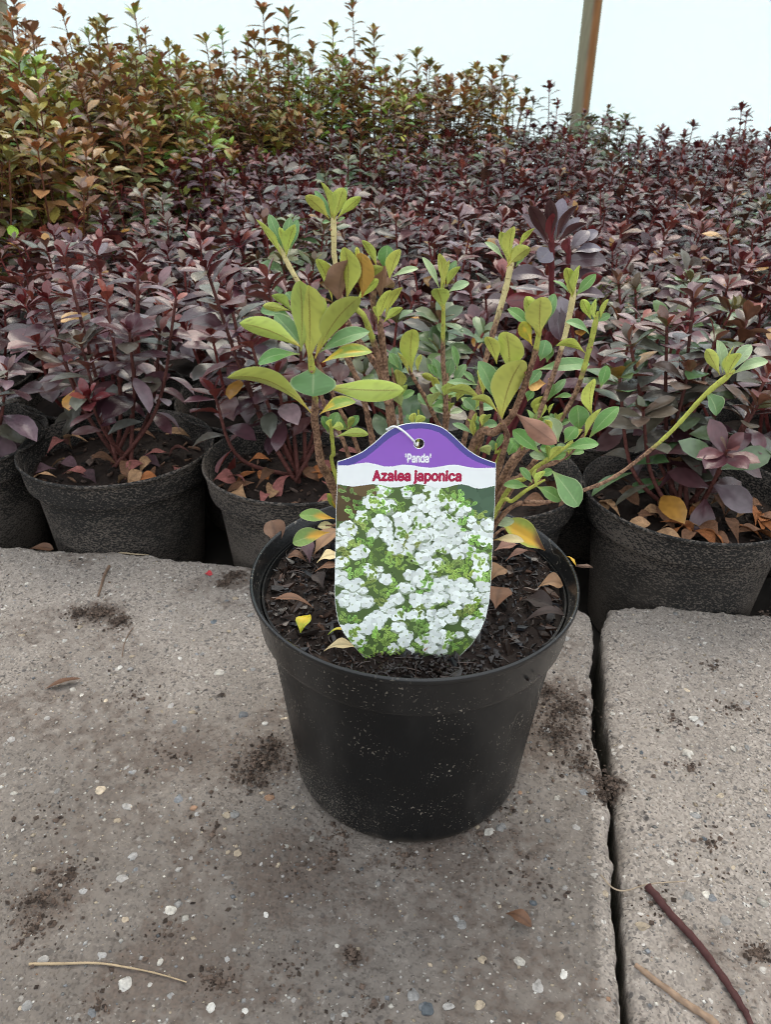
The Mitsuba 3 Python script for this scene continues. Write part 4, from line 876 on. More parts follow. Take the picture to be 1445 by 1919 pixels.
    (16, (0.0781, 0.0069, 0.2143), (0.0754, 0.0049, 0.2235), 0.0032, 'u', 'P', None, -1),
    (16, (0.0781, 0.0069, 0.2143), (0.0826, 0.0042, 0.2227), 0.0044, 'u', 'B', None, 1),
    (16, (0.0788, 0.0099, 0.2129), (0.0852, 0.0103, 0.217), 0.0038, 't', 'B', None, 1),
    (24, (0.0191, 0.0526, 0.2229), (0.0085, 0.0534, 0.2272), 0.0054, 't', 'B', None, -1),
    (24, (0.0191, 0.0526, 0.2229), (0.0133, 0.0557, 0.2294), 0.0041, 't', 'D', None, -1),
    (24, (0.0188, 0.0496, 0.2241), (0.0192, 0.0473, 0.233), 0.0038, 'u', 'B', None, 1),
    (24, (0.0188, 0.0496, 0.2241), (0.0223, 0.0468, 0.2323), 0.0041, 'u', 'D', None, 1),
    (24, (0.0191, 0.0526, 0.2229), (0.0285, 0.0528, 0.225), 0.0048, 't', 'P', None, 1),
    (11, (0.0605, 0.0247, 0.2121), (0.0527, 0.0279, 0.2182), 0.0046, 't', 'D', None, -1),
    (11, (0.0605, 0.0247, 0.2121), (0.0551, 0.0269, 0.2174), 0.004, 't', 'D', None, -1),
    (11, (0.0599, 0.0217, 0.2135), (0.057, 0.0196, 0.2212), 0.0033, 'u', 'D', None, -1),
    (11, (0.0599, 0.0217, 0.2135), (0.0618, 0.0184, 0.2254), 0.0042, 'u', 'D', None, 1),
    (11, (0.0605, 0.0247, 0.2121), (0.0703, 0.0283, 0.2172), 0.0055, 't', 'P', None, 1),
]
BRANCHES_C = {
    1: ([(0.1207, 0.3, 0.2792), (0.1229, 0.3, 0.2596), (0.1259, 0.302, 0.2367), (0.1319, 0.304, 0.2129), (0.072, 0.276, 0.05)], [0.00292, 0.00273, 0.00279, 0.00284, 0.00284], 'r'),
    2: ([(0.1383, 0.31, 0.2694), (0.1396, 0.31, 0.2442), (0.138, 0.31, 0.2113), (0.078, 0.28, 0.05)], [0.00252, 0.00257, 0.00263, 0.00263], 'r'),
    3: ([(0.0924, 0.31, 0.2298), (0.1026, 0.31, 0.2061), (0.066, 0.272, 0.05)], [0.00212, 0.00216, 0.0022], 'r'),
}
LEAVES_C = [
    (1, (0.1206, 0.2985, 0.2768), (0.1168, 0.2889, 0.304), 0.0086, 'u', 'R', None, 1),
    (1, (0.1186, 0.2985, 0.2782), (0.0968, 0.2847, 0.3101), 0.0086, 'u', 'M', None, -1),
    (1, (0.1189, 0.2985, 0.2818), (0.1129, 0.2878, 0.3145), 0.0085, 'u', 'M', None, -1),
    (1, (0.1232, 0.3015, 0.2813), (0.1284, 0.313, 0.3125), 0.0116, 't', 'L', None, 1),
    (1, (0.1239, 0.2985, 0.2804), (0.1363, 0.2903, 0.31), 0.0085, 'u', 'M', None, 1),
    (1, (0.1186, 0.3015, 0.2762), (0.0961, 0.3121, 0.2999), 0.0075, 't', 'M', None, -1),
    (1, (0.1252, 0.2985, 0.279), (0.1453, 0.2886, 0.2963), 0.0093, 'u', 'M', None, 1),
    (1, (0.1255, 0.3015, 0.2813), (0.1437, 0.3082, 0.2982), 0.0067, 't', 'L', None, 1),
    (1, (0.1221, 0.3015, 0.2752), (0.111, 0.2956, 0.2641), 0.015, 't', 'L', 0.12, -1),
    (2, (0.1372, 0.3085, 0.2679), (0.1352, 0.3056, 0.2822), 0.0095, 'u', 'R', None, 1),
    (2, (0.1402, 0.3115, 0.2696), (0.1553, 0.3191, 0.286), 0.0122, 't', 'L', None, 1),
    (2, (0.1418, 0.3115, 0.2689), (0.167, 0.3127, 0.2719), 0.0114, 't', 'L', 0.1, 1),
    (2, (0.1301, 0.3115, 0.2584), (0.1726, 0.3142, 0.2628), 0.0158, 't', 'M', 0.12, 1),
    (2, (0.1456, 0.3115, 0.2755), (0.1631, 0.3198, 0.2859), 0.0099, 't', 'L', None, 1),
    (1, (0.1222, 0.3024, 0.249), (0.0884, 0.3069, 0.2487), 0.0153, 't', 'M', 0.15, -1),
    (1, (0.1226, 0.3034, 0.2374), (0.0938, 0.3039, 0.2396), 0.0054, 't', 'L', None, -1),
    (1, (0.1208, 0.3006, 0.235), (0.0855, 0.2962, 0.2307), 0.0131, 'u', 'R', 0.1, -1),
    (2, (0.133, 0.3115, 0.2403), (0.1706, 0.3135, 0.2479), 0.0148, 't', 'M', 0.12, 1),
    (2, (0.1453, 0.3085, 0.2372), (0.1686, 0.3039, 0.251), 0.0132, 'u', 'R', 0.1, 1),
    (2, (0.1434, 0.3115, 0.2327), (0.1759, 0.3144, 0.2316), 0.0121, 't', 'M', None, 1),
    (1, (0.1322, 0.3037, 0.2352), (0.1375, 0.2975, 0.2198), 0.0132, 't', 'L', 0.1, 1),
    (1, (0.1295, 0.3039, 0.232), (0.1357, 0.2908, 0.1981), 0.0163, 't', 'M', 0.1, 1),
    (1, (0.1267, 0.3036, 0.2351), (0.1249, 0.2922, 0.2054), 0.0116, 't', 'M', 0.1, -1),
    (3, (0.0931, 0.3115, 0.2251), (0.0718, 0.3133, 0.2283), 0.0118, 't', 'M', 0.1, -1),
    (3, (0.0928, 0.3085, 0.2243), (0.0848, 0.3029, 0.2447), 0.0102, 'u', 'R', None, -1),
    (3, (0.0942, 0.3115, 0.222), (0.1101, 0.3181, 0.2307), 0.0095, 't', 'L', 0.1, 1),
]
# upper face, lower face, base tint, edge
KIND = {
    'G': ((0.20, 0.30, 0.095), (0.50, 0.55, 0.115), (0.36, 0.30, 0.05), (0.45, 0.50, 0.22)),
    'B': ((0.105, 0.200, 0.070), (0.26, 0.33, 0.075), (0.20, 0.26, 0.08), (0.38, 0.45, 0.24)),
    'D': ((0.090, 0.190, 0.045), (0.36, 0.44, 0.095), (0.24, 0.28, 0.07), (0.36, 0.44, 0.20)),
    'V': ((0.17, 0.26, 0.075), (0.41, 0.46, 0.10), (0.44, 0.29, 0.045), (0.40, 0.45, 0.19)),
    'P': ((0.25, 0.33, 0.17), (0.33, 0.40, 0.14), (0.30, 0.33, 0.12), (0.46, 0.52, 0.32)),
    'Y': ((0.22, 0.33, 0.06), (0.40, 0.38, 0.05), (0.58, 0.36, 0.035), (0.45, 0.48, 0.16)),
    'O': ((0.52, 0.33, 0.10), (0.48, 0.28, 0.055), (0.42, 0.22, 0.04), (0.55, 0.40, 0.15)),
    'N': ((0.24, 0.13, 0.085), (0.27, 0.15, 0.095), (0.13, 0.06, 0.035), (0.30, 0.18, 0.12)),
    'Z': ((0.20, 0.26, 0.04), (0.40, 0.26, 0.02), (0.22, 0.09, 0.02), (0.40, 0.36, 0.10)),
    'X': ((0.15, 0.25, 0.055), (0.26, 0.32, 0.05), (0.50, 0.26, 0.03), (0.36, 0.42, 0.18)),
    'M': ((0.058, 0.034, 0.040), (0.070, 0.028, 0.028), (0.10, 0.03, 0.03), (0.15, 0.12, 0.13)),
    'L': ((0.125, 0.105, 0.122), (0.10, 0.03, 0.03), (0.10, 0.08, 0.05), (0.22, 0.20, 0.21)),
    'R': ((0.08, 0.045, 0.05), (0.125, 0.016, 0.020), (0.15, 0.02, 0.02), (0.16, 0.06, 0.06)),
    'T': ((0.46, 0.40, 0.22), (0.46, 0.34, 0.16), (0.42, 0.24, 0.05), (0.50, 0.42, 0.24)),
}
TO_CAM = np.array([0.0, -0.80, 0.60])
rng = np.random.default_rng(7)
azalea = thing('azalea_plant', 'young azalea with bright green leaf rosettes rooted in the front black pot', 'azalea')


def bark_color(p, n, uv):
    """uv.x: 0 old bark, 1 fresh shoot; uv.y: which fresh colour"""
    a = noise(p.x * 1300, p.y * 1300, p.z * 1000)
    f = fbm(p.x * 420, p.y * 420, p.z * 260, 2)
    old = mix((0.085, 0.045, 0.029), (0.32, 0.185, 0.115), smoothstep(0.25, 0.85, 0.55 * a + 0.5 * f))
    c = dr.select(uv.y < 0.5, mi.Color3f(0.34, 0.36, 0.07), dr.select(uv.y < 1.5, mi.Color3f(0.56, 0.47, 0.23), mi.Color3f(0.090, 0.015, 0.017)))
    fresh = c * (0.72 + 0.5 * f)
    fresh = mix(fresh, (0.20, 0.11, 0.05), smoothstep(0.74, 0.86, a) * dr.select(uv.y < 1.5, 0.7, 0.0))
    return mix(old, fresh, smoothstep(0.35, 0.65, uv.x + 0.5 * (f - 0.5)))


scene['bark_shoot'] = two(pr(mikit.proc(bark_color), 0.7, specular=0.25))
scene['leaf_dark'] = two(pr(VC, 0.30, specular=0.6))


def grow(plant, branches, leaves, gloss, rng):
    bkey = {}
    for b, (P, R, tip) in branches.items():
        key = bkey[b] = child(plant, 'branch')
        P, R = [np.array(p) for p in P], list(R)
        e = unit(P[0] - P[1])  # the shoot runs on into its rosette and narrows
        P, R = [P[0] + e * 0.007, P[0] + e * 0.003] + P, [R[0] * 0.35, R[0] * 0.75] + R
        Q = catmull(np.c_[np.array(P), np.array(R)], 9)[::-1]
        pts, rad = Q[:, :3], np.maximum(Q[:, 3], 0.0006)
        arc = np.r_[0, np.cumsum(np.linalg.norm(np.diff(pts, axis=0), axis=1))]
        fine_ = np.linspace(0, arc[-1], max(12, int(arc[-1] / 0.0013)))
        pts, rad, arc = np.stack([np.interp(fine_, arc, pts[:, i]) for i in range(3)], -1), np.interp(fine_, arc, rad), fine_
        nodes = np.arange(0.012, arc[-1] - 0.01, 0.0115)
        bulge = sum(np.exp(-((arc - n0) / 0.0013) ** 2) for n0 in nodes) if len(nodes) else 0
        v, f = tube(pts, rad * 0.84 * (1 + 0.15 * bulge), 10, 0.07, b)
        reach = {'g': 0.026, 'y': 0.033, 'c': 0.034, 'd': 0.0, 'b': 0.0, 'r': 0.5, 's': 0.012}[tip]
        if plant == azalea and b == 17:
            reach = 0.055
        if plant == azalea and b in (15, 18, 21, 27, 28):
            reach = 0.066
        back = arc[-1] - np.r_[np.repeat(arc, 10), 0, arc[-1]]
        k = ss(reach * 1.5, reach * 0.5, back) if reach else np.zeros(len(v))
        scene[key] = mikit.ply((v, f), 'bark_shoot', smooth=True, uv=np.stack([k, np.full(len(v), {'c': 1.0, 'r': 2.0}.get(tip, 0.0))], -1))
        if len(nodes) > 3 and reach < 0.06:  # leaf scars
            sc = Soup()
            for n0 in nodes[::2]:
                i = int(np.searchsorted(arc, n0))
                th = rng.uniform(0, 6.28)
                d = unit(pts[min(i + 1, len(pts) - 1)] - pts[i - 1])
                a = unit(np.cross(d, [math.cos(th), math.sin(th), 0.3]))
                lv, lf = lump(rng, rad[i] * 0.42, rad[i] * 0.42, rad[i] * 0.36, 1)
                sc.add(lv + pts[i] + a * rad[i] * 0.98, lf, np.array((0.16, 0.085, 0.05)) * rng.uniform(0.8, 1.9))
            labels[child(key, 'leaf_scars')] = {'kind': 'stuff'}
            sc.put(key + '__leaf_scars', 'piece')
    for b, B, Tp, Wd, side, kind, bend, sense in leaves:
        B, Tp = np.array(B), np.array(Tp)
        d = Tp - B
        L = np.linalg.norm(d)
        d = d / L
        n = TO_CAM * (1 if side == 't' else -1) + np.array([0, 0, 0.55]) + np.array([-0.45 * sense * (1 if side == 'u' else 0.5), 0, 0]) + rng.normal(0, 0.16, 3)
        W = Wd * 1.10 if Wd > 0.30 * L else Wd * 0.6 + 0.17 * L
        v, f, u, vv, sheet = leaf_batch(B, d, n, L, W, bend if bend is not None else rng.uniform(0.02, 0.12), rng.uniform(0.12, 0.42) if kind != 'N' else 0.3, 18, VS_HERO,
                                        thick=0.0004, droop=0.0, twist=rng.normal(0, 0.2), wave=0.025 if kind != 'N' else 0.09, rng=rng, blunt=rng.uniform(0.56, 0.72))
        put(child(bkey[b], 'leaf'), (v[0], f), 'dry_leaf' if kind in 'NOT' else gloss, True, paint(u, vv, sheet, kind, rng, B))


def paint(u, v, sheet, kind, rng, pos):
    up, lo, bt, ed = (np.array(x) for x in KIND[kind])
    j = rng.uniform(0.88, 1.12)
    up, lo = up * j * rng.uniform(0.94, 1.06, 3), lo * j * rng.uniform(0.94, 1.06, 3)
    n = meshkit.fbm(np.c_[u * 3, v * 2, np.full_like(u, rng.uniform(0, 99))], 3)
    side = np.abs(v)
    vein = np.exp(-(((u * 7.5 - side * 2.2) % 1.0 - 0.5) / 0.10) ** 2) * (side > 0.05) * (side < 0.88) * (u > 0.1)
    mid = np.exp(-(side / 0.045) ** 2) * ss(1.0, 0.85, u)
    t = sheet[:, None]
    c = np.where(t == 0, up, lo) * (0.90 + 0.22 * n)[:, None]
    c = lerp(c, np.where(t == 0, up * 1.28, lo * 0.78), (vein * 0.75)[:, None])
    c = lerp(c, np.where(t == 0, lerp(up, ed, 0.55), np.array((0.20, 0.13, 0.035)) if kind not in 'NOZMLR' else lo * 0.45), (mid * 0.8)[:, None])
    c = lerp(c, bt, (ss(0.30, 0.02, u + 0.1 * (n - 0.5)) * 0.8)[:, None])
    if kind == 'Y':
        c = lerp(c, np.array((0.62, 0.42, 0.045)), (ss(0.42, 0.62, n + 0.35 * (0.55 - u)) * 0.85)[:, None])
    if kind == 'Z':
        c = lerp(c, np.array((0.50, 0.29, 0.018)), (ss(0.75, 0.40, side + 0.5 * (n - 0.5)) * ss(0.98, 0.75, u))[:, None])
        c = lerp(c, np.array((0.13, 0.055, 0.022)), (ss(0.36, 0.12, u + 0.3 * (n - 0.5) - 0.15 * v))[:, None])
    if kind == 'X':
        c = lerp(c, np.array((0.50, 0.28, 0.03)), (ss(0.42, 0.18, u - 0.25 * (1 - side) + 0.2 * (n - 0.5)))[:, None])
    if kind == 'O':
        c = lerp(c, np.array((0.30, 0.13, 0.04)), (ss(0.55, 0.70, n) * 0.6)[:, None])
    if kind == 'N':
        c = lerp(c, lo * 0.55, (ss(0.5, 0.75, n) * 0.6)[:, None])
    spot = meshkit.noise(np.c_[u * 26, v * 13, np.full_like(u, rng.uniform(0, 99))])
    c = lerp(c, np.array((0.12, 0.07, 0.03)), (ss(0.90, 0.96, spot) * 0.5)[:, None])
    c = lerp(c, ed, (ss(0.91, 1.0, side) * 0.75 * (t[:, 0] == 0) + ss(0.94, 1.0, side) * 0.5 * (t[:, 0] == 1))[:, None] * (0.3 if kind in 'NO' else 0.5 if kind in 'MLR' else 1))
    return np.clip(c, 0, 1)


grow(azalea, BRANCHES, LEAVES, 'leaf_near', rng)

# ------------------------------------------------------------------ the plastic label
LO, LS, LU = np.array([0.0, -0.058, 0.125]), unit(np.array([1.0, 0.02, 0.0])), unit(np.array([0.0, 0.022, 0.125]))
LN = np.cross(LS, LU)
LN = LN if LN[1] < 0 else -LN
plabel = thing('plant_label', 'printed plastic plant label with white azalea flowers, stuck in the front pot', 'plant label')
OUT = [(-0.04068, 0.11107), (-0.03784, 0.11192), (-0.03515, 0.11284), (-0.03179, 0.11432), (-0.02843, 0.116), (-0.02575, 0.11808), (-0.02308, 0.12016), (-0.02108, 0.12202), (-0.01909, 0.12395), (-0.01711, 0.12559), (-0.01512, 0.12703), (-0.01281, 0.1282), (-0.0105, 0.12909), (-0.00786, 0.12978), (-0.00521, 0.13014), (-0.00057, 0.13031), (0.00209, 0.13012), (0.00476, 0.12967), (0.0071, 0.12901), (0.00946, 0.12808), (0.0115, 0.12681), (0.01355, 0.12519), (0.01562, 0.12343), (0.0177, 0.12146), (0.02014, 0.11914), (0.02258, 0.11702), (0.02501, 0.11537), (0.02744, 0.11393), (0.02985, 0.11283), (0.03227, 0.11187), (0.03627, 0.1105), (0.03674, 0.09919), (0.03709, 0.08108), (0.03724, 0.06239), (0.03734, 0.04701), (0.03715, 0.03679), (0.03583, 0.02721), (0.0333, 0.0191), (0.02924, 0.01172), (0.02292, 0.00424), (0.01575, -0.00247), (0.00134, -0.02303), (-0.00921, -0.02302), (-0.02206, -0.00165), (-0.02723, 0.00337), (-0.03308, 0.01082), (-0.03812, 0.01818), (-0.04095, 0.02464), (-0.04228, 0.03264), (-0.04285, 0.04287), (-0.04223, 0.06209), (-0.04176, 0.08071), (-0.0411, 0.09947)]
from shapely import Polygon, Point, affinity, union_all  # noqa: E402


def place(x2, h):
    x2 = np.asarray(x2, float)
    return LO + x2[:, :1] * LS + x2[:, 1:2] * LU + h * LN


def flat(poly, h):
    """Triangles of a flat shape lying h above the label's face."""
    parts = [g_ for g_ in getattr(poly, 'geoms', [poly]) if g_.geom_type == 'Polygon' and g_.area > 1e-9]
    vs, fs, n = [], [], 0
    for g_ in parts:
        a, b = trimesh.creation.triangulate_polygon(g_, engine='earcut')
        vs.append(a)
        fs.append(b + n)
        n += len(a)
    if not vs:
        return None
    V2, F = np.vstack(vs), np.vstack(fs)
    return place(V2, h), F


outline = Polygon(OUT)
hole_c = [(-0.00135, 0.1201)][0]
hole = Point(*hole_c).buffer(0.0024)
board = outline.difference(hole)
m = trimesh.creation.extrude_polygon(board, 0.0007, engine='earcut')
mv = np.array(m.vertices)
cardv = LO + mv[:, :1] * LS + mv[:, 1:2] * LU + (mv[:, 2:] - 0.0007) * LN
scene['label_white'] = two(pr((0.80, 0.83, 0.83), 0.35, specular=0.4))
put(plabel + '__card', (cardv, m.faces if np.linalg.det(np.stack([LS, LU, LN])) > 0 else m.faces[:, ::-1]), 'label_white', smooth=30)


class Print:
    def __init__(self):
        self.s, self.polys, self.boxes, self.level = Soup(), [], np.empty((9000, 4)), []

    def add(self, poly, col, lo=0, clip=None):
        poly = poly.intersection(clip) if clip is not None else poly
        if poly.is_empty:
            return
        k, n = lo, len(self.polys)
        x0, y0, x1, y1 = poly.bounds
        B = self.boxes[:n]
        for j in np.nonzero((B[:, 0] < x1) & (B[:, 2] > x0) & (B[:, 1] < y1) & (B[:, 3] > y0))[0]:
            if self.level[j] >= k and self.polys[j].intersects(poly):  # the lowest layer that clears everything printed before
                k = self.level[j] + 1
        self.boxes[n] = poly.bounds
        self.polys.append(poly)
        self.level.append(k)
        r = flat(poly, 0.00003 + 0.000012 * k)
        if r:
            self.s.add(r[0], r[1], col)


inset = outline.buffer(-0.0002).difference(Point(*hole_c).buffer(0.0026))
wave_lo = [(-0.0434, 0.09967), (-0.04083, 0.09969), (-0.0373, 0.099), (-0.03323, 0.09845), (-0.02847, 0.09905), (-0.02371, 0.09978), (-0.01963, 0.09924), (-0.01485, 0.09805), (-0.01077, 0.09822), (-0.00669, 0.09917), (-0.00194, 0.09991), (0.00285, 0.09922), (0.00767, 0.09782), (0.01244, 0.09799), (0.0165, 0.09922), (0.01989, 0.09981), (0.02334, 0.09912), (0.02682, 0.09771), (0.03025, 0.09752), (0.03364, 0.09832), (0.03688, 0.0992), (0.03973, 0.09957)]
wave_hi = [(-0.04326, 0.10917), (-0.0407, 0.10919), (-0.03518, 0.10922), (-0.03113, 0.11009), (-0.02642, 0.11067), (-0.02238, 0.10993), (-0.01765, 0.10863), (-0.0136, 0.10879), (-0.00889, 0.10966), (-0.00483, 0.10941), (-8e-05, 0.10853), (0.00466, 0.10806), (0.00938, 0.10879), (0.01409, 0.10966), (0.01816, 0.10955), (0.02226, 0.10859), (0.02635, 0.10805), (0.0311, 0.10808), (0.03639, 0.10825), (0.03924, 0.10827)]
far = 0.2
purple = Polygon(wave_hi + [(far, wave_hi[-1][1]), (far, far), (-far, far), (-far, wave_hi[0][1])]).intersection(inset)
photo = Polygon(wave_lo + [(far, wave_lo[-1][1]), (far, -far), (-far, -far), (-far, wave_lo[0][1])]).intersection(inset)
border_in = Polygon([(-0.06287, 0.08427), (-0.04462, 0.10791), (-0.03316, 0.10972), (-0.02642, 0.11359), (-0.02173, 0.11742), (-0.0184, 0.12053), (-0.01443, 0.12364), (-0.0098, 0.12618), (-0.00516, 0.1273), (-0.00051, 0.12761), (0.00416, 0.12696), (0.0082, 0.12549), (0.01161, 0.12333), (0.01507, 0.12007), (0.01856, 0.11665), (0.02204, 0.11389), (0.0262, 0.11148), (0.03103, 0.10962), (0.0364, 0.10811), (0.05444, 0.08483)])
blue = purple.difference(border_in)
violet = purple.intersection(border_in)
# flat inks: one part each
for nm, poly, col in (('purple_band', violet, (0.27, 0.11, 0.50)), ('blue_border', blue, (0.085, 0.070, 0.29)), ('photo_print', photo, (0.035, 0.052, 0.022))):
    r = flat(poly, 0.00002)
    if nm != 'photo_print':
        put(plabel + '__' + nm, (r[0], r[1]), 'print', False, np.broadcast_to(np.array(col), r[0].shape))
pp = Print()
r = flat(photo, 0.00002)
pp.s.add(r[0], r[1], (0.085, 0.135, 0.045))
rng = np.random.default_rng(77)
K = 0.0785 / 1140  # metres of label per unit of these readings


def blob(c, rx, ry, rot, n=12, jag=0.12):
    a = np.linspace(0, 2 * np.pi, n, endpoint=False)
    r_ = 1 + rng.uniform(-jag, jag, n)
    p = Polygon(np.c_[rx * r_ * np.cos(a), ry * r_ * np.sin(a)])
    return affinity.translate(affinity.rotate(p, rot, origin=(0, 0)), *c)


def petal(c, L_, W_, rot):
    u = np.array([0, 0.2, 0.45, 0.7, 0.88, 1.0])
    w = np.array([0.12, 0.34, 0.50, 0.50, 0.34, 0.0])
    p = Polygon(np.r_[np.c_[u * L_, w * W_], np.c_[u[::-1] * L_, -w[::-1] * W_]]).buffer(0)
    return affinity.translate(affinity.rotate(p, rot, origin=(0, 0)), *c)


for c in [(-0.03871, 0.0945), (-0.03533, 0.09164), (-0.03809, 0.08874), (-0.03188, 0.09596), (-0.03676, 0.08512), (-0.02847, 0.09741)]:
    pp.add(blob(c, 0.006, 0.004, rng.uniform(0, 180), 14, 0.3), np.array((0.11, 0.075, 0.035)) * rng.uniform(0.6, 1.2), 1, photo)
for c in [(0.02626, 0.09484), (0.03128, 0.09054), (0.03364, 0.08473), (0.03381, 0.09488), (0.02873, 0.08617), (0.0348, 0.08911), (0.02346, 0.09626)]:
    pp.add(blob(c, 0.006, 0.004, rng.uniform(0, 180), 14, 0.3), np.array((0.07, 0.12, 0.075)) * rng.uniform(0.6, 1.3), 1, photo)
ROS = [(-0.03192, 0.08877), (-0.02369, 0.08809), (-0.01618, 0.09318), (-0.01063, 0.08743), (-0.02852, 0.08004), (-0.01886, 0.08448), (-0.00079, 0.07796), (-0.00768, 0.07423), (0.0078, 0.09331), (0.01255, 0.09477), (0.0194, 0.09481), (0.02521, 0.08761), (0.02949, 0.08471), (0.02205, 0.08027), (0.03321, 0.06541), (-0.0152, 0.05916), (-0.02363, 0.05378), (-0.02999, 0.05375), (-0.03558, 0.06136), (-0.03836, 0.06362), (-0.00463, 0.05919), (0.00544, 0.05156), (0.00893, 0.05388), (0.02111, 0.05084), (0.0268, 0.05086), (0.0325, 0.05087), (0.02084, 0.05776), (0.02759, 0.0328), (0.03135, 0.02961), (-0.00054, 0.03193), (-0.01719, 0.04216), (-0.01293, 0.04452), (-0.03369, 0.02787), (-0.03229, 0.02062), (-0.02067, 0.01983), (-0.01631, 0.01984), (-0.00106, 0.02148), (0.0018, 0.02392), (-0.02868, 0.01164), (-0.02209, 0.00835), (-0.01987, 0.00337), (-0.02502, 0.00337), (-9e-05, 0.01003), (0.01969, 0.0117), (0.02557, 0.01171), (0.02704, 0.06159), (0.01793, 0.06004), (-0.03203, 0.06965), (-0.02155, 0.06519), (-0.01241, 0.06221), (-0.01025, 0.05765), (-0.02646, 0.05759), (-0.03352, 0.05374), (0.00226, 0.09543), (-0.00462, 0.09754), (0.01493, 0.08537), (-0.03401, 0.08441), (-0.03129, 0.07708), (-0.0182, 0.08884), (-0.02506, 0.08299), (0.0124, 0.0562), (0.01747, 0.05314), (-0.00705, 0.03272), (-0.00841, 0.02712), (-0.01773, 0.01494), (-0.01264, 0.01658), (0.00338, 0.01824), (0.03477, 0.06238), (0.03611, 0.05011), (-0.03873, 0.02866), (-0.03524, 0.01492), (-0.0309, 0.00669), (-0.01547, 0.0067), (-0.00959, 0.00671), (0.01661, 0.01581), (-0.0353, 0.09451), (0.03288, 0.0578), (-0.02576, 0.04682), (-0.02002, 0.03665), (0.0303, 0.03677), (0.02193, 0.02959), (0.01662, 0.03674), (0.00205, 0.04456), (0.01086, 0.03673), (-0.00479, 0.06827), (0.02738, 0.0699), (0.02519, 0.05547), (0.01218, 0.06306), (-0.02645, 0.06968), (-0.03706, 0.05296), (-0.01485, 0.09748), (-0.02302, 0.09601), (0.01814, 0.09192)]
FLO = [(-0.00662, 0.09467), (-0.00041, 0.09254), (0.00566, 0.09617), (-0.01825, 0.09675), (-0.01614, 0.08885), (-0.02575, 0.09097), (-0.02851, 0.08443), (-0.00236, 0.08674), (-0.00159, 0.0831), (0.0031, 0.08895), (0.00733, 0.08533), (0.01198, 0.09117), (0.01547, 0.08974), (0.01968, 0.08758), (0.01086, 0.08316), (0.01511, 0.08024), (0.01977, 0.0854), (-0.01953, 0.08082), (-0.01674, 0.07715), (-0.00846, 0.08013), (-0.03613, 0.0778), (-0.03407, 0.07559), (-0.0355, 0.07113), (-0.02367, 0.07341), (-0.01459, 0.06972), (-0.01038, 0.06824), (-0.00615, 0.06601), (-0.0035, 0.07424), (0.00058, 0.0787), (0.00552, 0.07577), (0.00978, 0.07281), (0.01347, 0.06684), (0.0173, 0.0773), (0.02162, 0.07361), (0.0299, 0.07587), (0.03361, 0.07142), (0.02581, 0.08176), (0.03463, 0.07886), (0.0199, 0.06384), (0.02477, 0.06537), (0.02916, 0.0616), (0.03153, 0.05626), (0.00096, 0.0615), (0.00509, 0.0653), (0.00882, 0.05772), (0.00603, 0.05618), (-0.02925, 0.06441), (-0.03911, 0.05907), (-0.03971, 0.06813), (-0.03144, 0.0468), (-0.01653, 0.04917), (-0.02292, 0.05224), (-0.02647, 0.03584), (-0.02933, 0.0382), (-0.03575, 0.04133), (-0.03923, 0.04833), (-0.03862, 0.03897), (-0.01071, 0.03825), (-0.00449, 0.05153), (-0.00019, 0.04922), (-0.00722, 0.04454), (-0.00067, 0.03828), (0.00503, 0.03987), (0.0085, 0.0438), (0.01407, 0.04849), (0.01563, 0.0446), (0.02197, 0.04696), (0.02153, 0.03991), (0.0279, 0.04229), (0.03277, 0.04543), (0.03527, 0.03837), (0.0349, 0.03121), (-0.00265, 0.02873), (-0.02359, 0.02628), (-0.02648, 0.02144), (-0.01926, 0.0279), (-0.01568, 0.0319), (-0.00979, 0.02228), (-0.01277, 0.02951), (0.00744, 0.03036), (0.01049, 0.02474), (0.0132, 0.03117), (0.01765, 0.02797), (0.00852, 0.01743), (0.01287, 0.01825), (0.0224, 0.01745), (0.02652, 0.02396), (0.03042, 0.01828), (0.03327, 0.01992), (-0.03738, 0.0198), (-0.03013, 0.01574), (-0.01258, 0.01084), (-0.00675, 0.01332), (-0.003, 0.00837), (0.00723, 0.01086), (0.01244, 0.00839), (0.01889, 0.03357), (0.00958, 0.07948), (0.01327, 0.07283), (0.00357, 0.0698), (0.00211, 0.07278), (0.00854, 0.06757), (0.01544, 0.0706), (0.01855, 0.04305), (0.0245, 0.03755), (0.0122, 0.03989), (0.00269, 0.04768), (-0.02861, 0.04291), (-0.03365, 0.03504)]
jobs = [('r', c) for c in ROS] + [('f', c) for c in FLO] + [('f', (c[0] + K * rng.normal(0, 42), c[1] + K * rng.normal(0, 34))) for c in FLO]
jobs.sort(key=lambda j: -j[1][1] + (0.006 if j[0] == 'r' else 0) + rng.normal(0, 0.004))
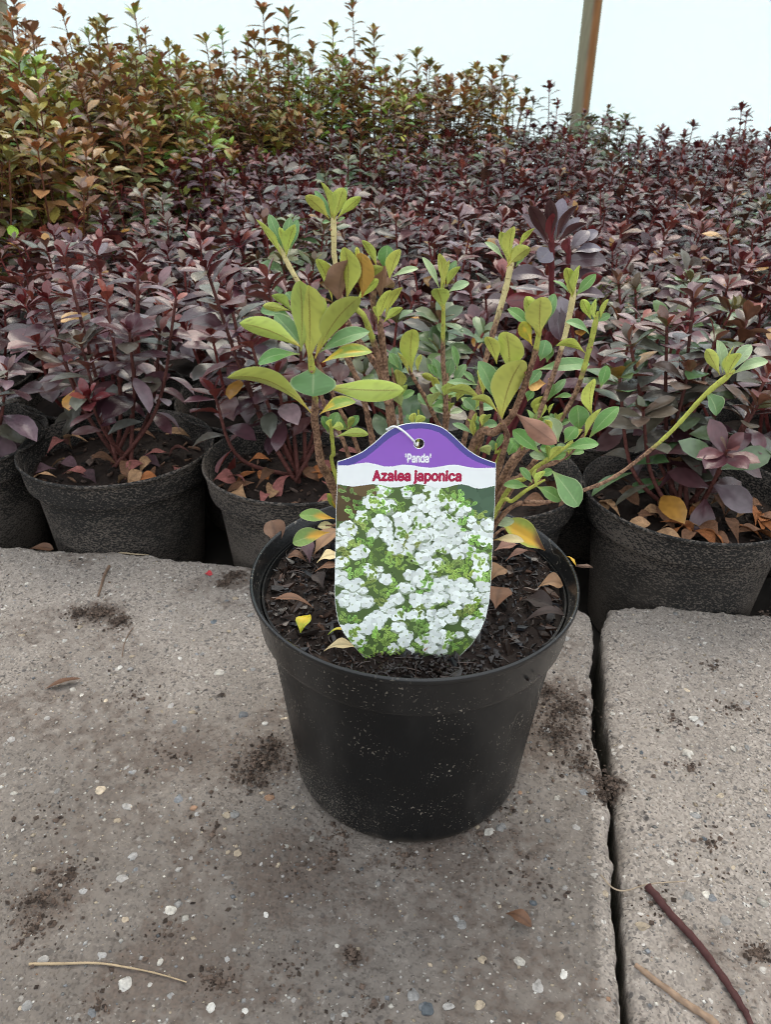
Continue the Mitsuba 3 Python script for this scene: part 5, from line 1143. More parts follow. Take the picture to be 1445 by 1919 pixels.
for kind_, c in jobs:
    if kind_ == 'r':
        g_ = np.array((0.21, 0.33, 0.08)) * rng.uniform(0.6, 1.25) * rng.uniform(0.85, 1.15, 3)
        for k in range(rng.integers(8, 13)):
            a = rng.uniform(0, 360)
            L_ = K * rng.uniform(24, 52)
            cc = (c[0] + rng.normal(0, K * 26), c[1] + rng.normal(0, K * 26))
            pp.add(petal(cc, L_, L_ * 0.52, a), g_ * rng.uniform(1.3, 2.1), 1, photo)
            pp.add(petal((cc[0] + 0.0001 * math.cos(math.radians(a)), cc[1] + 0.0001 * math.sin(math.radians(a))), L_ * 0.84, L_ * 0.36, a), g_ * rng.uniform(0.7, 1.1), 1, photo)
    else:
        a0, R_ = rng.uniform(0, 72), K * rng.uniform(34, 66)
        sq = rng.uniform(0.65, 1.0)
        sh = blob((c[0] + 0.0002, c[1] - 0.0004), R_ * 1.0, R_ * 0.9, 0, 14, 0.1)
        pp.add(sh, (0.30, 0.36, 0.27), 1, photo)
        for k in range(5):
            a = a0 + 72 * k + rng.normal(0, 8)
            p = affinity.scale(blob((c[0] + R_ * 0.52 * math.cos(math.radians(a)), c[1] + R_ * 0.52 * math.sin(math.radians(a))), R_ * 0.56, R_ * 0.46, a, 12, 0.08), 1, sq, origin=c)
            w_ = rng.uniform(0.66, 0.94)
            pp.add(p, (w_ * 0.93, w_, w_ * 0.96), 1, photo)
        pp.add(blob(c, R_ * 0.13, R_ * 0.10, a0, 7, 0.3), (0.42, 0.50, 0.30), 1, photo)
labels[plabel + '__photo_print'] = {'label': 'printed picture of a white flowering azalea bush'}
pp.s.put(plabel + '__photo_print', 'print', smooth=False)


def lettering(text, a, b, height, col, name, h, bold=True, grow=0.0, dx=0.0, slant=0.0):
    """text between the readings a and b of its baseline's ends"""
    t = meshkit.text_mesh(text, 1.0, 0.02, bold=bold)
    tv = np.array(t.vertices)
    a, b = np.array(a), np.array(b)
    x0, x1 = tv[:, 0].min(), tv[:, 0].max()
    s2 = np.linalg.norm(b - a) / (x1 - x0)
    e = (b - a) / np.linalg.norm(b - a)
    n_ = np.array([-e[1], e[0]])
    x2 = a + ((tv[:, :1] - x0) * s2 + tv[:, 1:2] * slant) * e + tv[:, 1:2] * height * n_ + dx
    v3 = LO + x2[:, :1] * LS + x2[:, 1:2] * LU + (h + tv[:, 2:] * 0.001) * LN
    fs = t.faces
    if grow:  # heavier strokes: the same letters again, a hair beside and behind
        n0 = len(v3)
        v3 = np.vstack([v3 + LS * ox + LU * oy - LN * 0.000004 * i for i, (ox, oy) in enumerate([(0, 0), (grow, 0), (-grow, 0), (0, grow), (0, -grow)])])
        fs = np.vstack([fs + n0 * i for i in range(5)])
    return put(plabel + '__' + name, (v3, fs if np.linalg.det(np.stack([LS, LU, LN])) > 0 else fs[:, ::-1]), 'print', False, np.broadcast_to(np.array(col), v3.shape))


ta, tb = [(-0.00783, 0.11093), (0.00459, 0.11086)]
lettering("'Panda'", ta, tb, K * 62, (0.10, 0.035, 0.20), 'lettering_shade', 0.00003, dx=np.array([0.00022, -0.00022]))
lettering("'Panda'", ta, tb, K * 60, (0.82, 0.83, 0.84), 'lettering', 0.00006, grow=0.0001)
ta, tb = [(-0.02358, 0.10163), (0.01969, 0.10152)]
lettering('Azalea japonica', ta, tb, K * 71, (0.36, 0.012, 0.055), 'lettering_001', 0.00004, grow=0.00026)
labels[plabel + '__lettering'] = {'label': 'small white cultivar name on the purple band'}
labels[plabel + '__lettering_001'] = {'label': 'dark red plant name on the white band'}
# white tie through the hole, looped over the top edge
tie = [place([p], h)[0] for p, h in zip([(-0.00233, 0.11892), (-0.00405, 0.12166), (-0.0061, 0.12403), (-0.00914, 0.12673), (-0.01215, 0.12847), (-0.01447, 0.12846), (-0.01612, 0.12702), (-0.01658, 0.12587)], (-0.0012, 0.0012, 0.0022, 0.0022, 0.0016, 0.0004, -0.0012, -0.003))]
tie = [place([[(-0.00167, 0.11962)][0]], -0.004)[0]] + tie + [place([[(-0.01105, 0.12058)][0]], -0.006)[0]]
scene['tie_white'] = two(pr((0.72, 0.74, 0.74), 0.4))
put(plabel + '__tie', tube(catmull(tie, 6), 0.00052, 8), 'tie_white')

# ------------------------------------------------------------------ fallen leaves
DRY = {'brown': ((0.120, 0.060, 0.034), (0.150, 0.080, 0.048)), 'tan': ((0.28, 0.165, 0.090), (0.31, 0.19, 0.11)), 'pale': ((0.50, 0.40, 0.22), (0.48, 0.37, 0.20)), 'dark': ((0.028, 0.017, 0.015), (0.035, 0.022, 0.018)),
       'pink': ((0.19, 0.098, 0.070), (0.21, 0.115, 0.085)), 'rust': ((0.26, 0.095, 0.033), (0.29, 0.12, 0.05)), 'red': ((0.35, 0.03, 0.035), (0.30, 0.05, 0.04)), 'rose': ((0.23, 0.085, 0.075), (0.30, 0.14, 0.12)),
       'green': ((0.30, 0.40, 0.04), (0.30, 0.36, 0.05)), 'gold': ((0.50, 0.30, 0.03), (0.48, 0.28, 0.04)), 'plum': ((0.06, 0.032, 0.038), (0.08, 0.036, 0.036))}


def fallen(where, ang, L, W, tone, label, rng, group=None, lift=0.002, tilt=0.15, curl=0.12, roll=0.0, cat='leaf', bsdf='dry_leaf', wave=0.08):
    key = thing('fallen_leaf', label, cat, group)
    d = np.array([math.cos(ang), math.sin(ang), tilt])
    n = np.array([roll * math.sin(ang), -roll * math.cos(ang), 1.0])
    base = np.array(where) - unit(d) * L * 0.5 + [0, 0, lift]
    v, f, u, vv, sheet = leaf_batch(base, d, n, L, W, rng.uniform(0.7, 2.2) * curl, rng.uniform(0.1, 0.35), 12, VS_HERO[[0, 2, 3, 5, 7, 8, 10]], twist=rng.normal(0, 0.5), wave=wave, rng=rng, blunt=rng.uniform(0.5, 0.75))
    up, lo = (np.array(x) * rng.uniform(0.8, 1.2) for x in DRY[tone])
    nn = meshkit.fbm(np.c_[u * 4, vv * 2, np.full_like(u, rng.uniform(0, 99))], 3)
    c = np.where(sheet[:, None] == 0, up, lo) * (0.65 + 0.7 * nn)[:, None]
    c = lerp(c, c * 0.5, (np.exp(-(vv / 0.08) ** 2) * 0.7)[:, None])
    if tone == 'green':
        c = lerp(c, np.array((0.55, 0.40, 0.03)), (ss(0.35, 0.65, nn + 0.3 * (u - 0.5)))[:, None])
    if tone == 'tan':
        c = lerp(c, np.array((0.18, 0.09, 0.05)), (ss(0.5, 0.7, nn) * 0.5)[:, None])
    if bsdf == 'piece':
        c = np.where(sheet[:, None] == 0, up, lo) * rng.uniform(0.85, 1.1)
    put(key, (v[0], f), bsdf, True, np.clip(c, 0, 1))
    return key


rng = np.random.default_rng(12)
FR = [  # readings on the soil of the front pot: x, y (metres), heading, length, width, tone, label
    ((-0.0874, 0.0453, 0.136), 1.9, .025, .016, 'brown', 'curled brown leaf standing against the left rim of the front pot', .5),
    ((-0.0715, 0.0255, 0.132), 2.9, .014, .010, 'brown', 'small dark brown leaf left of the label, beside a larger curled one', .1),
    ((-0.0651, 0.0298, 0.134), 1.8, .022, .010, 'plum', 'dark folded leaf on the soil left of the label, below the green low leaf', .3),
    ((-0.054, 0.0382, 0.136), 1.0, .030, .015, 'tan', 'large tan dead leaf half hidden behind the left edge of the label', .2),
    ((-0.0514, 0.024, 0.134), 0.3, .018, .011, 'pale', 'pale cream leaf touching the left edge of the label', .1),
    ((-0.0509, 0.0157, 0.132), 0.1, .020, .012, 'brown', 'brown leaf under the pale one at the left edge of the label', .1),
    ((-0.0682, -0.0215, 0.13), 3.0, .026, .008, 'brown', 'thin curled brown leaf behind the yellow and green leaf', .15),
    ((-0.0609, -0.0368, 0.132), 1.2, .013, .0115, 'green', 'round yellow and green leaf lying on the soil left of the label', .5),
    ((-0.0407, -0.0554, 0.131), 0.1, .019, .010, 'pale', 'pale yellow dead leaf at the lower left foot of the label', .1),
    ((-0.0426, -0.0428, 0.131), 0.2, .012, .005, 'green', 'small green leaf sliver left of the label, above the pale yellow leaf', .1),
    ((0.0607, 0.04, 0.134), 0.3, .020, .014, 'pink', 'pinkish brown leaf right of the label, below the yellow patched leaf', .1),
    ((0.0672, 0.0264, 0.134), 0.2, .023, .011, 'pink', 'curled brown leaf with raised stalk on the soil right of the label', .2),
    ((0.0508, 0.0102, 0.132), 0.8, .018, .012, 'tan', 'tan leaf half behind the right edge of the label', .2),
    ((0.0483, -0.0136, 0.131), 1.3, .023, .018, 'brown', 'broad flat brown leaf lying beside the right edge of the label', .05),
    ((0.0808, -0.0012, 0.131), 0.1, .017, .011, 'tan', 'domed tan leaf lying alone on the right of the front pot soil', .05),
    ((0.0704, -0.017, 0.13), -.4, .020, .014, 'dark', 'wet blackish leaf on the right of the front pot soil', .05),
    ((0.0727, -0.03, 0.13), 0.2, .028, .009, 'dark', 'long dark strip of a leaf near the right front of the pot soil', .05),
    ((0.0066, -0.0555, 0.131), 1.0, .011, .006, 'rust', 'small brown leaf leaning on the foot of the label', .4),
    ((0.0938, 0.0103, 0.147), 2.2, .010, .004, 'gold', 'small curled orange leaf on the right rim of the front pot', .3),
    ((-0.0562, 0.0039, 0.131), 2.0, .016, .010, 'dark', 'black wet leaf on the soil left of the label', .1),
]
for w, a, L, W, tone, lab_, tilt in FR:
    z = max(zsoil(w[0], w[1]) + 0.002, w[2] - 0.003)
    fallen((w[0], w[1], z), a, L * 0.88, W * 0.86, tone, lab_, rng, tilt=tilt, lift=0.002 + tilt * L * 0.4, bsdf='leaf_near' if tone == 'green' else 'dry_leaf')
# on the slabs
for w, a, L, W, tone, lab_, tilt in [
    ((-0.3459, 0.2509, 0.001), -.1, .024, .010, 'brown', 'brown leaf at the back edge of the slab, far left', .05),
    ((-0.2556, 0.0619, 0.001), .35, .026, .008, 'brown', 'curled dead leaf alone on the slab at left', .1),
    ((-0.1774, 0.21, 0.001), -.3, .0085, .0052, 'red', 'bright red petal on the slab left of the front pot', .15),
    ((0.0571, -0.1205, 0.001), -.55, .015, .0085, 'brown', 'half buried brown leaf on the slab below the front pot', .05)]:
    z = float(zslab(np.array(w[0]), np.array(w[1])))
    fallen((w[0], w[1], z), a, L, W, tone, lab_, rng, tilt=tilt, lift=0.0015, cat='petal' if tone == 'red' else 'leaf', wave=0.03)


def strand(name, label, cat, pts, r0, r1, col, bumps=0.0, sides=8, h=0.0012, flatten=None):
    key = thing(name, label, cat)
    P = np.array(pts, float)
    Q = catmull(P, 10)
    z = zslab(Q[:, 0], Q[:, 1])
    Q[:, 2] = np.maximum(z, -0.004) + h + Q[:, 2]
    Q[:, 2] = np.convolve(np.pad(Q[:, 2], 4, mode='edge'), np.ones(9) / 9, 'valid')
    r = np.linspace(r0, r1, len(Q))
    v, f = tube(Q, r, sides, bumps, len(label))
    n = meshkit.fbm(v * [350, 350, 350], 3)[:, None]
    put(key, (v, f), 'bark', True, np.clip(np.array(col) * (0.6 + 0.8 * n), 0, 1))
    return key


strand('dry_stalk', 'pale dry grass stalk curving over the slab at lower left', 'grass stalk', [(-0.196, -0.1464, 0.0), (-0.1786, -0.1457, 0.0), (-0.1624, -0.1455, 0.0), (-0.1454, -0.1475, 0.0), (-0.1282, -0.1511, 0.0), (-0.1139, -0.1549, 0.0)], .0007, .0003, (0.33, 0.25, 0.16), 0.2)
strand('straw', 'short pale straw on the back edge of the left slab', 'straw', [(-0.2894, 0.2527, 0.0), (-0.2713, 0.2521, 0.0), (-0.2551, 0.2495, 0.0), (-0.2432, 0.2488, 0.0)], .0011, .0004, (0.38, 0.30, 0.2))
strand('rootlet', 'thin brown rootlet beside the soil patch on the left slab', 'rootlet', [(-0.2233, 0.1307, 0.0), (-0.2248, 0.1209, 0.0), (-0.2245, 0.1099, 0.0), (-0.2215, 0.0942, 0.0)], .0004, .0003, (0.14, 0.09, 0.06))
strand('rootlet', 'broad flattened brown strip of bark on the left slab above the soil patch', 'bark strip', [(-0.272, 0.2221, 0.0), (-0.2716, 0.207, 0.0), (-0.269, 0.19, 0.0), (-0.267, 0.1753, 0.0)], .0014, .0008, (0.15, 0.10, 0.07))
strand('stem_piece', 'dark red dead azalea stem lying on the right slab', 'twig', [(0.1331, -0.0994, 0.0), (0.1394, -0.1138, 0.0), (0.1483, -0.1305, 0.0), (0.1549, -0.1467, 0.0), (0.1596, -0.1623, 0.0), (0.1616, -0.1764, 0.0)], .0022, .0015, (0.062, 0.026, 0.025), 0.45, 12, 0.002)
strand('stem_piece', 'pale tan twig lying left of the dark red stem on the right slab', 'twig', [(0.1137, -0.1433, 0.0), (0.1221, -0.1518, 0.0), (0.1324, -0.161, 0.0), (0.1424, -0.1699, 0.0), (0.1476, -0.1765, 0.0)], .0013, .0022, (0.24, 0.165, 0.115), 0.45, 10, 0.0012)
strand('dry_stalk', 'thin dry stalk lying across the joint beside the dark red stem', 'grass stalk', [(0.1075, -0.0934, 0.002), (0.1136, -0.0994, 0.002), (0.1221, -0.1013, 0.002), (0.1348, -0.0988, 0.002), (0.155, -0.0969, 0.002)], .0005, .0003, (0.28, 0.22, 0.16))
twig_key = thing('bark_fragment', 'brown bark fragment sticking over the right rim of the front pot', 'bark fragment')
v, f = chip(rng, 0.0075, 0.003, 0.0012)
w = (0.1034, 0.02, 0.1386)
v = v @ trimesh.transformations.euler_matrix(0.2, -0.9, 0.2)[:3, :3].T + w
put(twig_key, (v, f), 'piece', False, np.broadcast_to(np.array((0.12, 0.075, 0.055)), v.shape))

# ------------------------------------------------------------------ the bed of potted azaleas behind
ROW0 = [('Z', -0.462, 0.345), ('A', -0.285, 0.328), ('B', -0.098, 0.300), ('C', 0.072, 0.276), ('D', 0.258, 0.241), ('E', 0.455, 0.222)]
E1, E2 = np.array([0.189, -0.028]), np.array([0.022, 0.153])
PAL_PURPLE = [((0.072, 0.032, 0.039), (0.17, 0.034, 0.027)), ((0.138, 0.094, 0.107), (0.16, 0.045, 0.034)), ((0.040, 0.015, 0.021), (0.13, 0.018, 0.019)), ((0.085, 0.080, 0.064), (0.16, 0.065, 0.04)), ((0.092, 0.042, 0.044), (0.22, 0.055, 0.036))]
PAL_GREENISH = [((0.085, 0.115, 0.060), (0.14, 0.09, 0.04)), ((0.10, 0.085, 0.062), (0.16, 0.07, 0.04)), ((0.075, 0.13, 0.055), (0.15, 0.12, 0.04))]
PAL_TALL = [((0.25, 0.125, 0.05), (0.32, 0.13, 0.05)), ((0.23, 0.115, 0.045), (0.32, 0.12, 0.045)), ((0.24, 0.15, 0.065), (0.31, 0.16, 0.06)), ((0.15, 0.16, 0.055), (0.22, 0.17, 0.05)), ((0.19, 0.15, 0.045), (0.25, 0.15, 0.042)), ((0.12, 0.14, 0.055), (0.20, 0.16, 0.045)), ((0.16, 0.095, 0.060), (0.25, 0.10, 0.05)), ((0.23, 0.19, 0.05), (0.27, 0.18, 0.045)), ((0.17, 0.10, 0.07), (0.24, 0.11, 0.06))]
PAL_LIME = [((0.17, 0.27, 0.04), (0.24, 0.30, 0.05)), ((0.26, 0.27, 0.05), (0.30, 0.24, 0.05)), ((0.12, 0.22, 0.06), (0.2, 0.25, 0.05))]
PAL_DARK = [((0.070, 0.032, 0.036), (0.17, 0.022, 0.026)), ((0.085, 0.044, 0.047), (0.15, 0.02, 0.022))]


LEAF_BLUNT = 0.52


def shrub(key, c, height, shoots, spread, pal, rng, detail, leafL=0.029, stemcol=(0.15, 0.036, 0.032), bare=0.35, explicit=None, step=0.0066, tall=False, extra=None):
    """Builds one azalea: stems, and leaves in spirals along each shoot that end in a rosette. detail 2: every leaf a part; below: the leaves are one part."""
    nu, vs = {2: (7, VS_MID), 1: (5, VS_LOW), 0: (4, VS_LOW)}[detail]
    foliage, stems = Soup(), Soup()
    tips = explicit if explicit is not None else None
    nsh = len(tips) if tips else shoots
    for s in range(nsh + len(extra or [])):
        if s >= nsh:
            tip = np.array(extra[s - nsh])
        elif tips:
            tip = np.array(tips[s])
        else:
            a, rr = s * 2.39996 + rng.uniform(-0.4, 0.4), spread * math.sqrt((s + 0.5) / nsh) * rng.uniform(0.85, 1.15)
            h = height * (1 - 0.28 * (rr / spread) ** 2) * rng.uniform(0.80, 1.08) * (1.17 if rng.uniform() < 0.07 else 1.0)
            tip = np.array([c[0] + rr * math.cos(a), c[1] + rr * math.sin(a), c[2] + h])
        b0 = np.array([c[0] + rng.normal(0, 0.008), c[1] + rng.normal(0, 0.008), c[2] - 0.004])
        midp = lerp(b0, tip, 0.5) + np.array([(tip - b0)[0] * 0.16, (tip - b0)[1] * 0.16, -0.02 * np.linalg.norm((tip - b0)[:2]) / 0.1]) + rng.normal(0, 0.005, 3)
        Q = catmull([b0, midp, tip], 8)
        arc = np.r_[0, np.cumsum(np.linalg.norm(np.diff(Q, axis=0), axis=1))]
        Ltot = arc[-1]
        v, f = tube(Q[:: (1 if detail == 2 else 2)], np.linspace(0.0023, 0.0013, len(Q))[:: (1 if detail == 2 else 2)], 7 if detail == 2 else 5)
        up_t = np.r_[np.repeat(np.linspace(0, 1, len(v) // (7 if detail == 2 else 5)), 7 if detail == 2 else 5)[: len(v) - 2], 0, 1]
        stems.add(v, f, np.array(stemcol) * rng.uniform(0.7, 1.3))
        at = np.arange(bare * Ltot * rng.uniform(0.7, 1.3), Ltot - 0.006, step * rng.uniform(0.85, 1.2))
        nt = rng.integers(3, 6)
        nw = rng.integers(5, 8)
        pos = np.r_[at[at < Ltot - 0.012], Ltot - rng.uniform(0.003, 0.011, nw), np.full(nt, Ltot) - rng.uniform(0, 0.003, nt)]
        k = np.arange(len(pos))
        rel = np.clip((Ltot - pos) / (0.05 if not tall else 0.09), 0, 1)
        rel[-nt:] = 0
        base = np.stack([np.interp(pos, arc, Q[:, i]) for i in range(3)], -1)
        ax = unit(np.stack([np.gradient(Q[:, i], arc) for i in range(3)], -1))
        ax = unit(np.stack([np.interp(pos, arc, ax[:, i]) for i in range(3)], -1))
        phi = k * 2.39996 + rng.uniform(0, 6.28) + rng.normal(0, 0.25, len(k))
        e1 = unit(np.cross(ax, [0.3, 0.9, 0.1]))
        e2 = np.cross(ax, e1)
        radial = np.cos(phi)[:, None] * e1 + np.sin(phi)[:, None] * e2
        th = np.radians((34 if tall else 30) + (52 if not tall else 42) * rel**0.45 + rng.normal(0, 9, len(k)))
        th[-nt:] = np.radians(rng.uniform(16, 52, nt))
        th[-nt - nw:-nt] = np.radians(rng.uniform(48, 84, nw)) if not tall else np.radians(rng.uniform(35, 60, nw))
        d = np.cos(th)[:, None] * ax + np.sin(th)[:, None] * radial
        n = np.sin(th)[:, None] * ax - np.cos(th)[:, None] * radial + rng.normal(0, 0.12, d.shape)
        L = leafL * rng.uniform(0.8, 1.2) * (0.72 + 0.42 * np.minimum(1, rel * 2.2)) * rng.uniform(0.82, 1.15, len(k))
        L[-nt:] = leafL * rng.uniform(0.40, 0.66, nt)
        W = L * rng.uniform(0.43, 0.56, len(k))
        keep = rng.uniform(0, 1, len(k)) > np.where(rel >= 1, 0.30, 0.06)
        keep[-nt:] = True
        V, F, u, vv, sheet = leaf_batch(base[keep], d[keep], n[keep], L[keep], W[keep], rng.uniform(0.0, 0.06, keep.sum()), rng.uniform(0.08, 0.35, keep.sum()), nu, vs, droop=rng.uniform(0.05, 0.38, keep.sum()) * (0.35 + rel[keep]), twist=rng.normal(0, 0.2, keep.sum()), blunt=LEAF_BLUNT)
        pk = pal[rng.integers(len(pal))]
        redtip = 0.85 if rng.uniform() < 0.35 else 0.25
        for i in range(len(V)):
            p_ = pk if rng.uniform() < 0.6 else pal[rng.integers(len(pal))]
            j = rng.uniform(0.62, 1.38) * rng.uniform(0.93, 1.07, 3) * (1.25 if tall else 1.0)
            up, lo = np.array(p_[0]) * j, np.array(p_[1]) * j
            young = 1 - min(1.0, rel[keep][i] * 2)
            if not tall:
                up = lerp(up, lo * 0.9, redtip * young**2)
            cc = np.where(sheet[:, None] == 0, up, lo)
            if rng.uniform() < (0.012 if not tall else 0.05):
                cc = np.broadcast_to(np.array((0.30, 0.15, 0.03)) * rng.uniform(0.6, 1.2), cc.shape)
            if detail == 2:
                put(child(key, 'leaf'), (V[i], F), 'leaf_far', True, np.clip(cc, 0, 1))
            else:
                foliage.add(V[i], F, cc)
    stems.put(key + '__stems', 'piece')
    if detail < 2:
        labels[key + '__leaves'] = {'kind': 'stuff'}
        foliage.put(key + '__leaves', 'leaf_far')


def rear_pot(c, lab_, rng, n_leaf, leaf_lab, tones, group):
    key = thing('plant_pot', lab_, 'plant pot')
    add_pot(key, c, 'pot_dusty', 96)
    v, q, Z = soil_mesh(c, 0.122, 0.0868, rng, 0.014, 34, 84, 0.003)
    put(key + '__soil', (v, q), 'soil_dark', True, soil_color(v, rng, (0.005, 0.0035, 0.003), (0.026, 0.0165, 0.013)))
    tr = cKDTree(v[:, :2])
    for i in range(130):
        r_, th = 0.08 * math.sqrt(rng.uniform(0, 1)), rng.uniform(0, 6.283)
        x, y = c[0] + r_ * math.cos(th), c[1] + r_ * math.sin(th)
        a = rng.uniform(0.002, 0.009)
        cv, cf = chip(rng, a, a * rng.uniform(0.25, 0.6), max(0.001, a * 0.18))
        put(child(key + '__soil', 'bark_chip'), (cv + [x, y, v[tr.query([x, y])[1], 2] + 0.0015 + 0.12 * a], cf), 'piece', False, np.broadcast_to(np.array([(0.010, 0.008, 0.007), (0.045, 0.028, 0.021), (0.085, 0.060, 0.050), (0.15, 0.085, 0.055)][rng.choice(4, p=[0.32, 0.32, 0.22, 0.14])]) * rng.uniform(0.6, 1.4), cv.shape))
    for i in range(n_leaf):
        r_, th = 0.076 * math.sqrt(rng.uniform(0.02, 1)), rng.uniform(0, 6.283)
        if i < n_leaf * 0.6:
            th = -abs(th % math.pi)
        x, y = c[0] + r_ * math.cos(th), c[1] + r_ * math.sin(th)
        tone = tones[rng.integers(len(tones))]
        ll = leaf_lab.replace('dead leaf', {'rust': 'rusty orange dead leaf', 'brown': 'brown dead leaf', 'tan': 'tan dead leaf', 'rose': 'rosy dead leaf', 'plum': 'dark purple dead leaf'}[tone])
        fallen((x, y, v[tr.query([x, y])[1], 2]), rng.uniform(0, 6.28), rng.uniform(0.022, 0.036), rng.uniform(0.009, 0.0145), tone, ll, rng, ll.replace('dead leaf', 'dead leaves'), tilt=rng.normal(0, 0.22), roll=rng.normal(0, 0.35), lift=rng.uniform(0.002, 0.007), curl=0.18, bsdf='piece')
    return key


rng = np.random.default_rng(99)
POTLAB = {'Z': ('black pot cut off by the left edge, in the first row behind the slabs', 'dead leaf in the pot cut off by the left edge', ('rust', 'brown', 'brown')),
          'A': ('dusty black pot in the first row, left of centre of the left slab edge', 'dead leaf in the second dusty pot from the left', ('rust', 'tan', 'brown', 'rose', 'plum')),
          'B': ('dusty black pot just behind the front pot, on its left', 'dead leaf in the dusty pot just left behind the front pot', ('rust', 'rose', 'brown', 'rose', 'tan')),
          'C': ('dusty black pot right behind the front pot, mostly hidden by it', 'dead leaf in the mostly hidden pot behind the front pot', ('rust', 'rose', 'brown')),
          'D': ('large dusty black pot behind the right slab', 'dead leaf in the large dusty pot behind the right slab', ('rust', 'brown', 'brown', 'tan')),
          'E': ('black pot at the right edge, beside the large dusty pot', 'dead leaf in the pot at the right edge', ('rust', 'brown'))}
SHRUBLAB = {'Z': 'purple-leaved azalea in the pot cut off by the left edge', 'A': 'purple azalea with low pinkish rosettes in the dusty pot second from the left', 'B': 'reddish azalea with a long leaning shoot, behind the front pot on the left',
            'C': 'tall dark burgundy azalea with large glossy leaves behind the front plant', 'D': 'azalea with green and purple rosettes in the large pot behind the right slab', 'E': 'purple azalea at the right edge of the first row'}
TIPS = {
    'A': [(-0.2881, 0.285, 0.1425), (-0.2479, 0.305, 0.1977), (-0.3001, 0.32, 0.1838), (-0.3262, 0.33, 0.2202), (-0.2726, 0.33, 0.2208), (-0.2308, 0.34, 0.1889), (-0.2121, 0.34, 0.2191), (-0.3165, 0.36, 0.2522), (-0.2511, 0.37, 0.2462)],
    'B': [(-0.1705, 0.29, 0.2583), (-0.1735, 0.285, 0.1489), (-0.1138, 0.28, 0.1689), (-0.1371, 0.29, 0.1946), (-0.0766, 0.29, 0.1709), (-0.1587, 0.32, 0.2245), (-0.0959, 0.31, 0.2134), (-0.1255, 0.33, 0.2415), (-0.0575, 0.3, 0.2022)],
    'D': [(0.1966, 0.225, 0.159), (0.2573, 0.19, 0.1392), (0.2379, 0.25, 0.1833), (0.2588, 0.26, 0.2081), (0.2881, 0.22, 0.1668), (0.2196, 0.27, 0.2185), (0.1903, 0.27, 0.2044), (0.2908, 0.28, 0.2212), (0.2454, 0.29, 0.2363), (0.3003, 0.24, 0.1874), (0.1825, 0.26, 0.1792)],
}
for nm, x, y in ROW0:
    rear_pot((x, y, GZ), POTLAB[nm][0], rng, {'Z': 11, 'A': 25, 'B': 23, 'C': 9, 'D': 46, 'E': 7}[nm], POTLAB[nm][1], POTLAB[nm][2], POTLAB[nm][1].replace('dead leaf', 'dead leaves'))
    key = thing('azalea_shrub', SHRUBLAB[nm], 'azalea')
    top = GZ + 0.122
    if nm == 'C':
        grow(key, BRANCHES_C, LEAVES_C, 'leaf_dark', rng)
    else:
        shrub(key, (x, y, top), 0.115, 9, 0.085, PAL_GREENISH + PAL_PURPLE if nm == 'D' else PAL_PURPLE, rng, 2, {'D': 0.034}.get(nm, 0.031), explicit=TIPS.get(nm), bare={'A': 0.46, 'B': 0.42, 'D': 0.26}.get(nm, 0.4), step=0.0070, stemcol=(0.10, 0.036, 0.03))

n_purple = n_tall = 0
ROWS = ('second', 'third', 'fourth', 'fifth')


def side_of(x, y):
    q = (x + 0.018) / (0.5 * (y + 0.377))
    return 'far left' if q < -0.6 else 'left of the front plant' if q < -0.18 else 'behind the front plant' if q < 0.25 else 'right of the front plant' if q < 0.65 else 'far right'


def name_purple(k, x, y, green):
    kind = 'greenish purple azalea' if green else 'dark purple azalea'
    if k <= 4:
        return f'{kind} in the {ROWS[k - 1]} row, {side_of(x, y)}'
    return f'{kind} in the {"middle" if y < 1.75 else "farthest"} rows, {side_of(x, y)}'


def name_tall(depth_in, x, y, lime):
    kind = 'tall lime green azalea' if lime else 'tall bronze azalea'
    return f'{kind} {"in front of" if depth_in < 0.22 else "deep in"} the back block, {side_of(x, y)}'


EDGE = lambda y: -0.66 + 0.315 * (y - 0.98)  # noqa: E731   where the taller variety begins
LEADERS = [(-0.6105, 1.75, 0.5357), (-0.4493, 1.95, 0.5052), (-0.3542, 2.05, 0.5639), (-0.3237, 2.1, 0.5164), (-0.2926, 2.1, 0.556), (-0.3828, 2.05, 0.501), (-0.1292, 2.35, 0.5956), (-0.0655, 2.35, 0.4765), (-0.1924, 2.3, 0.4599), (0.0165, 2.4, 0.4646), (0.1004, 2.4, 0.4367), (0.2676, 2.4, 0.4312), (0.1769, 2.4, 0.4084), (-0.7586, 1.5, 0.4815), (-0.7148, 1.55, 0.4602), (-0.7987, 1.5, 0.4998), (-0.535, 1.8, 0.4605), (-0.4819, 1.9, 0.4874), (0.3709, 2.35, 0.4102), (0.4794, 2.35, 0.397), (0.5005, 2.3, 0.3471), (0.6833, 2.4, 0.332), (1.066, 2.3, 0.3459), (1.0463, 2.2, 0.3269), (0.9293, 2.3, 0.2931), (0.8328, 2.3, 0.2772), (0.3089, 2.3, 0.3881), (0.4344, 2.35, 0.3528)]
prng = np.random.default_rng(5)
grid = []
for k in range(1, 17):
    for i in range(-26, 27):
        p = np.array([-0.285, 0.328]) + k * E2 + (i + 0.5 * (k % 2)) * E1 + prng.normal(0, 0.008, 2)
        x, y = p
        if y < 0.3 or y > 2.62 or abs(x + 0.018) > 0.56 * (y + 0.377) + 0.10 or (y > 1.9 and x < EDGE(y) - 0.95):
            continue
        grid.append((k, x, y))
leader, placed = {}, []
for t_ in LEADERS:
    leader.setdefault(int(np.argmin([math.hypot(t_[0] - g_[1], t_[1] - g_[2]) for g_ in grid])), []).append(t_)
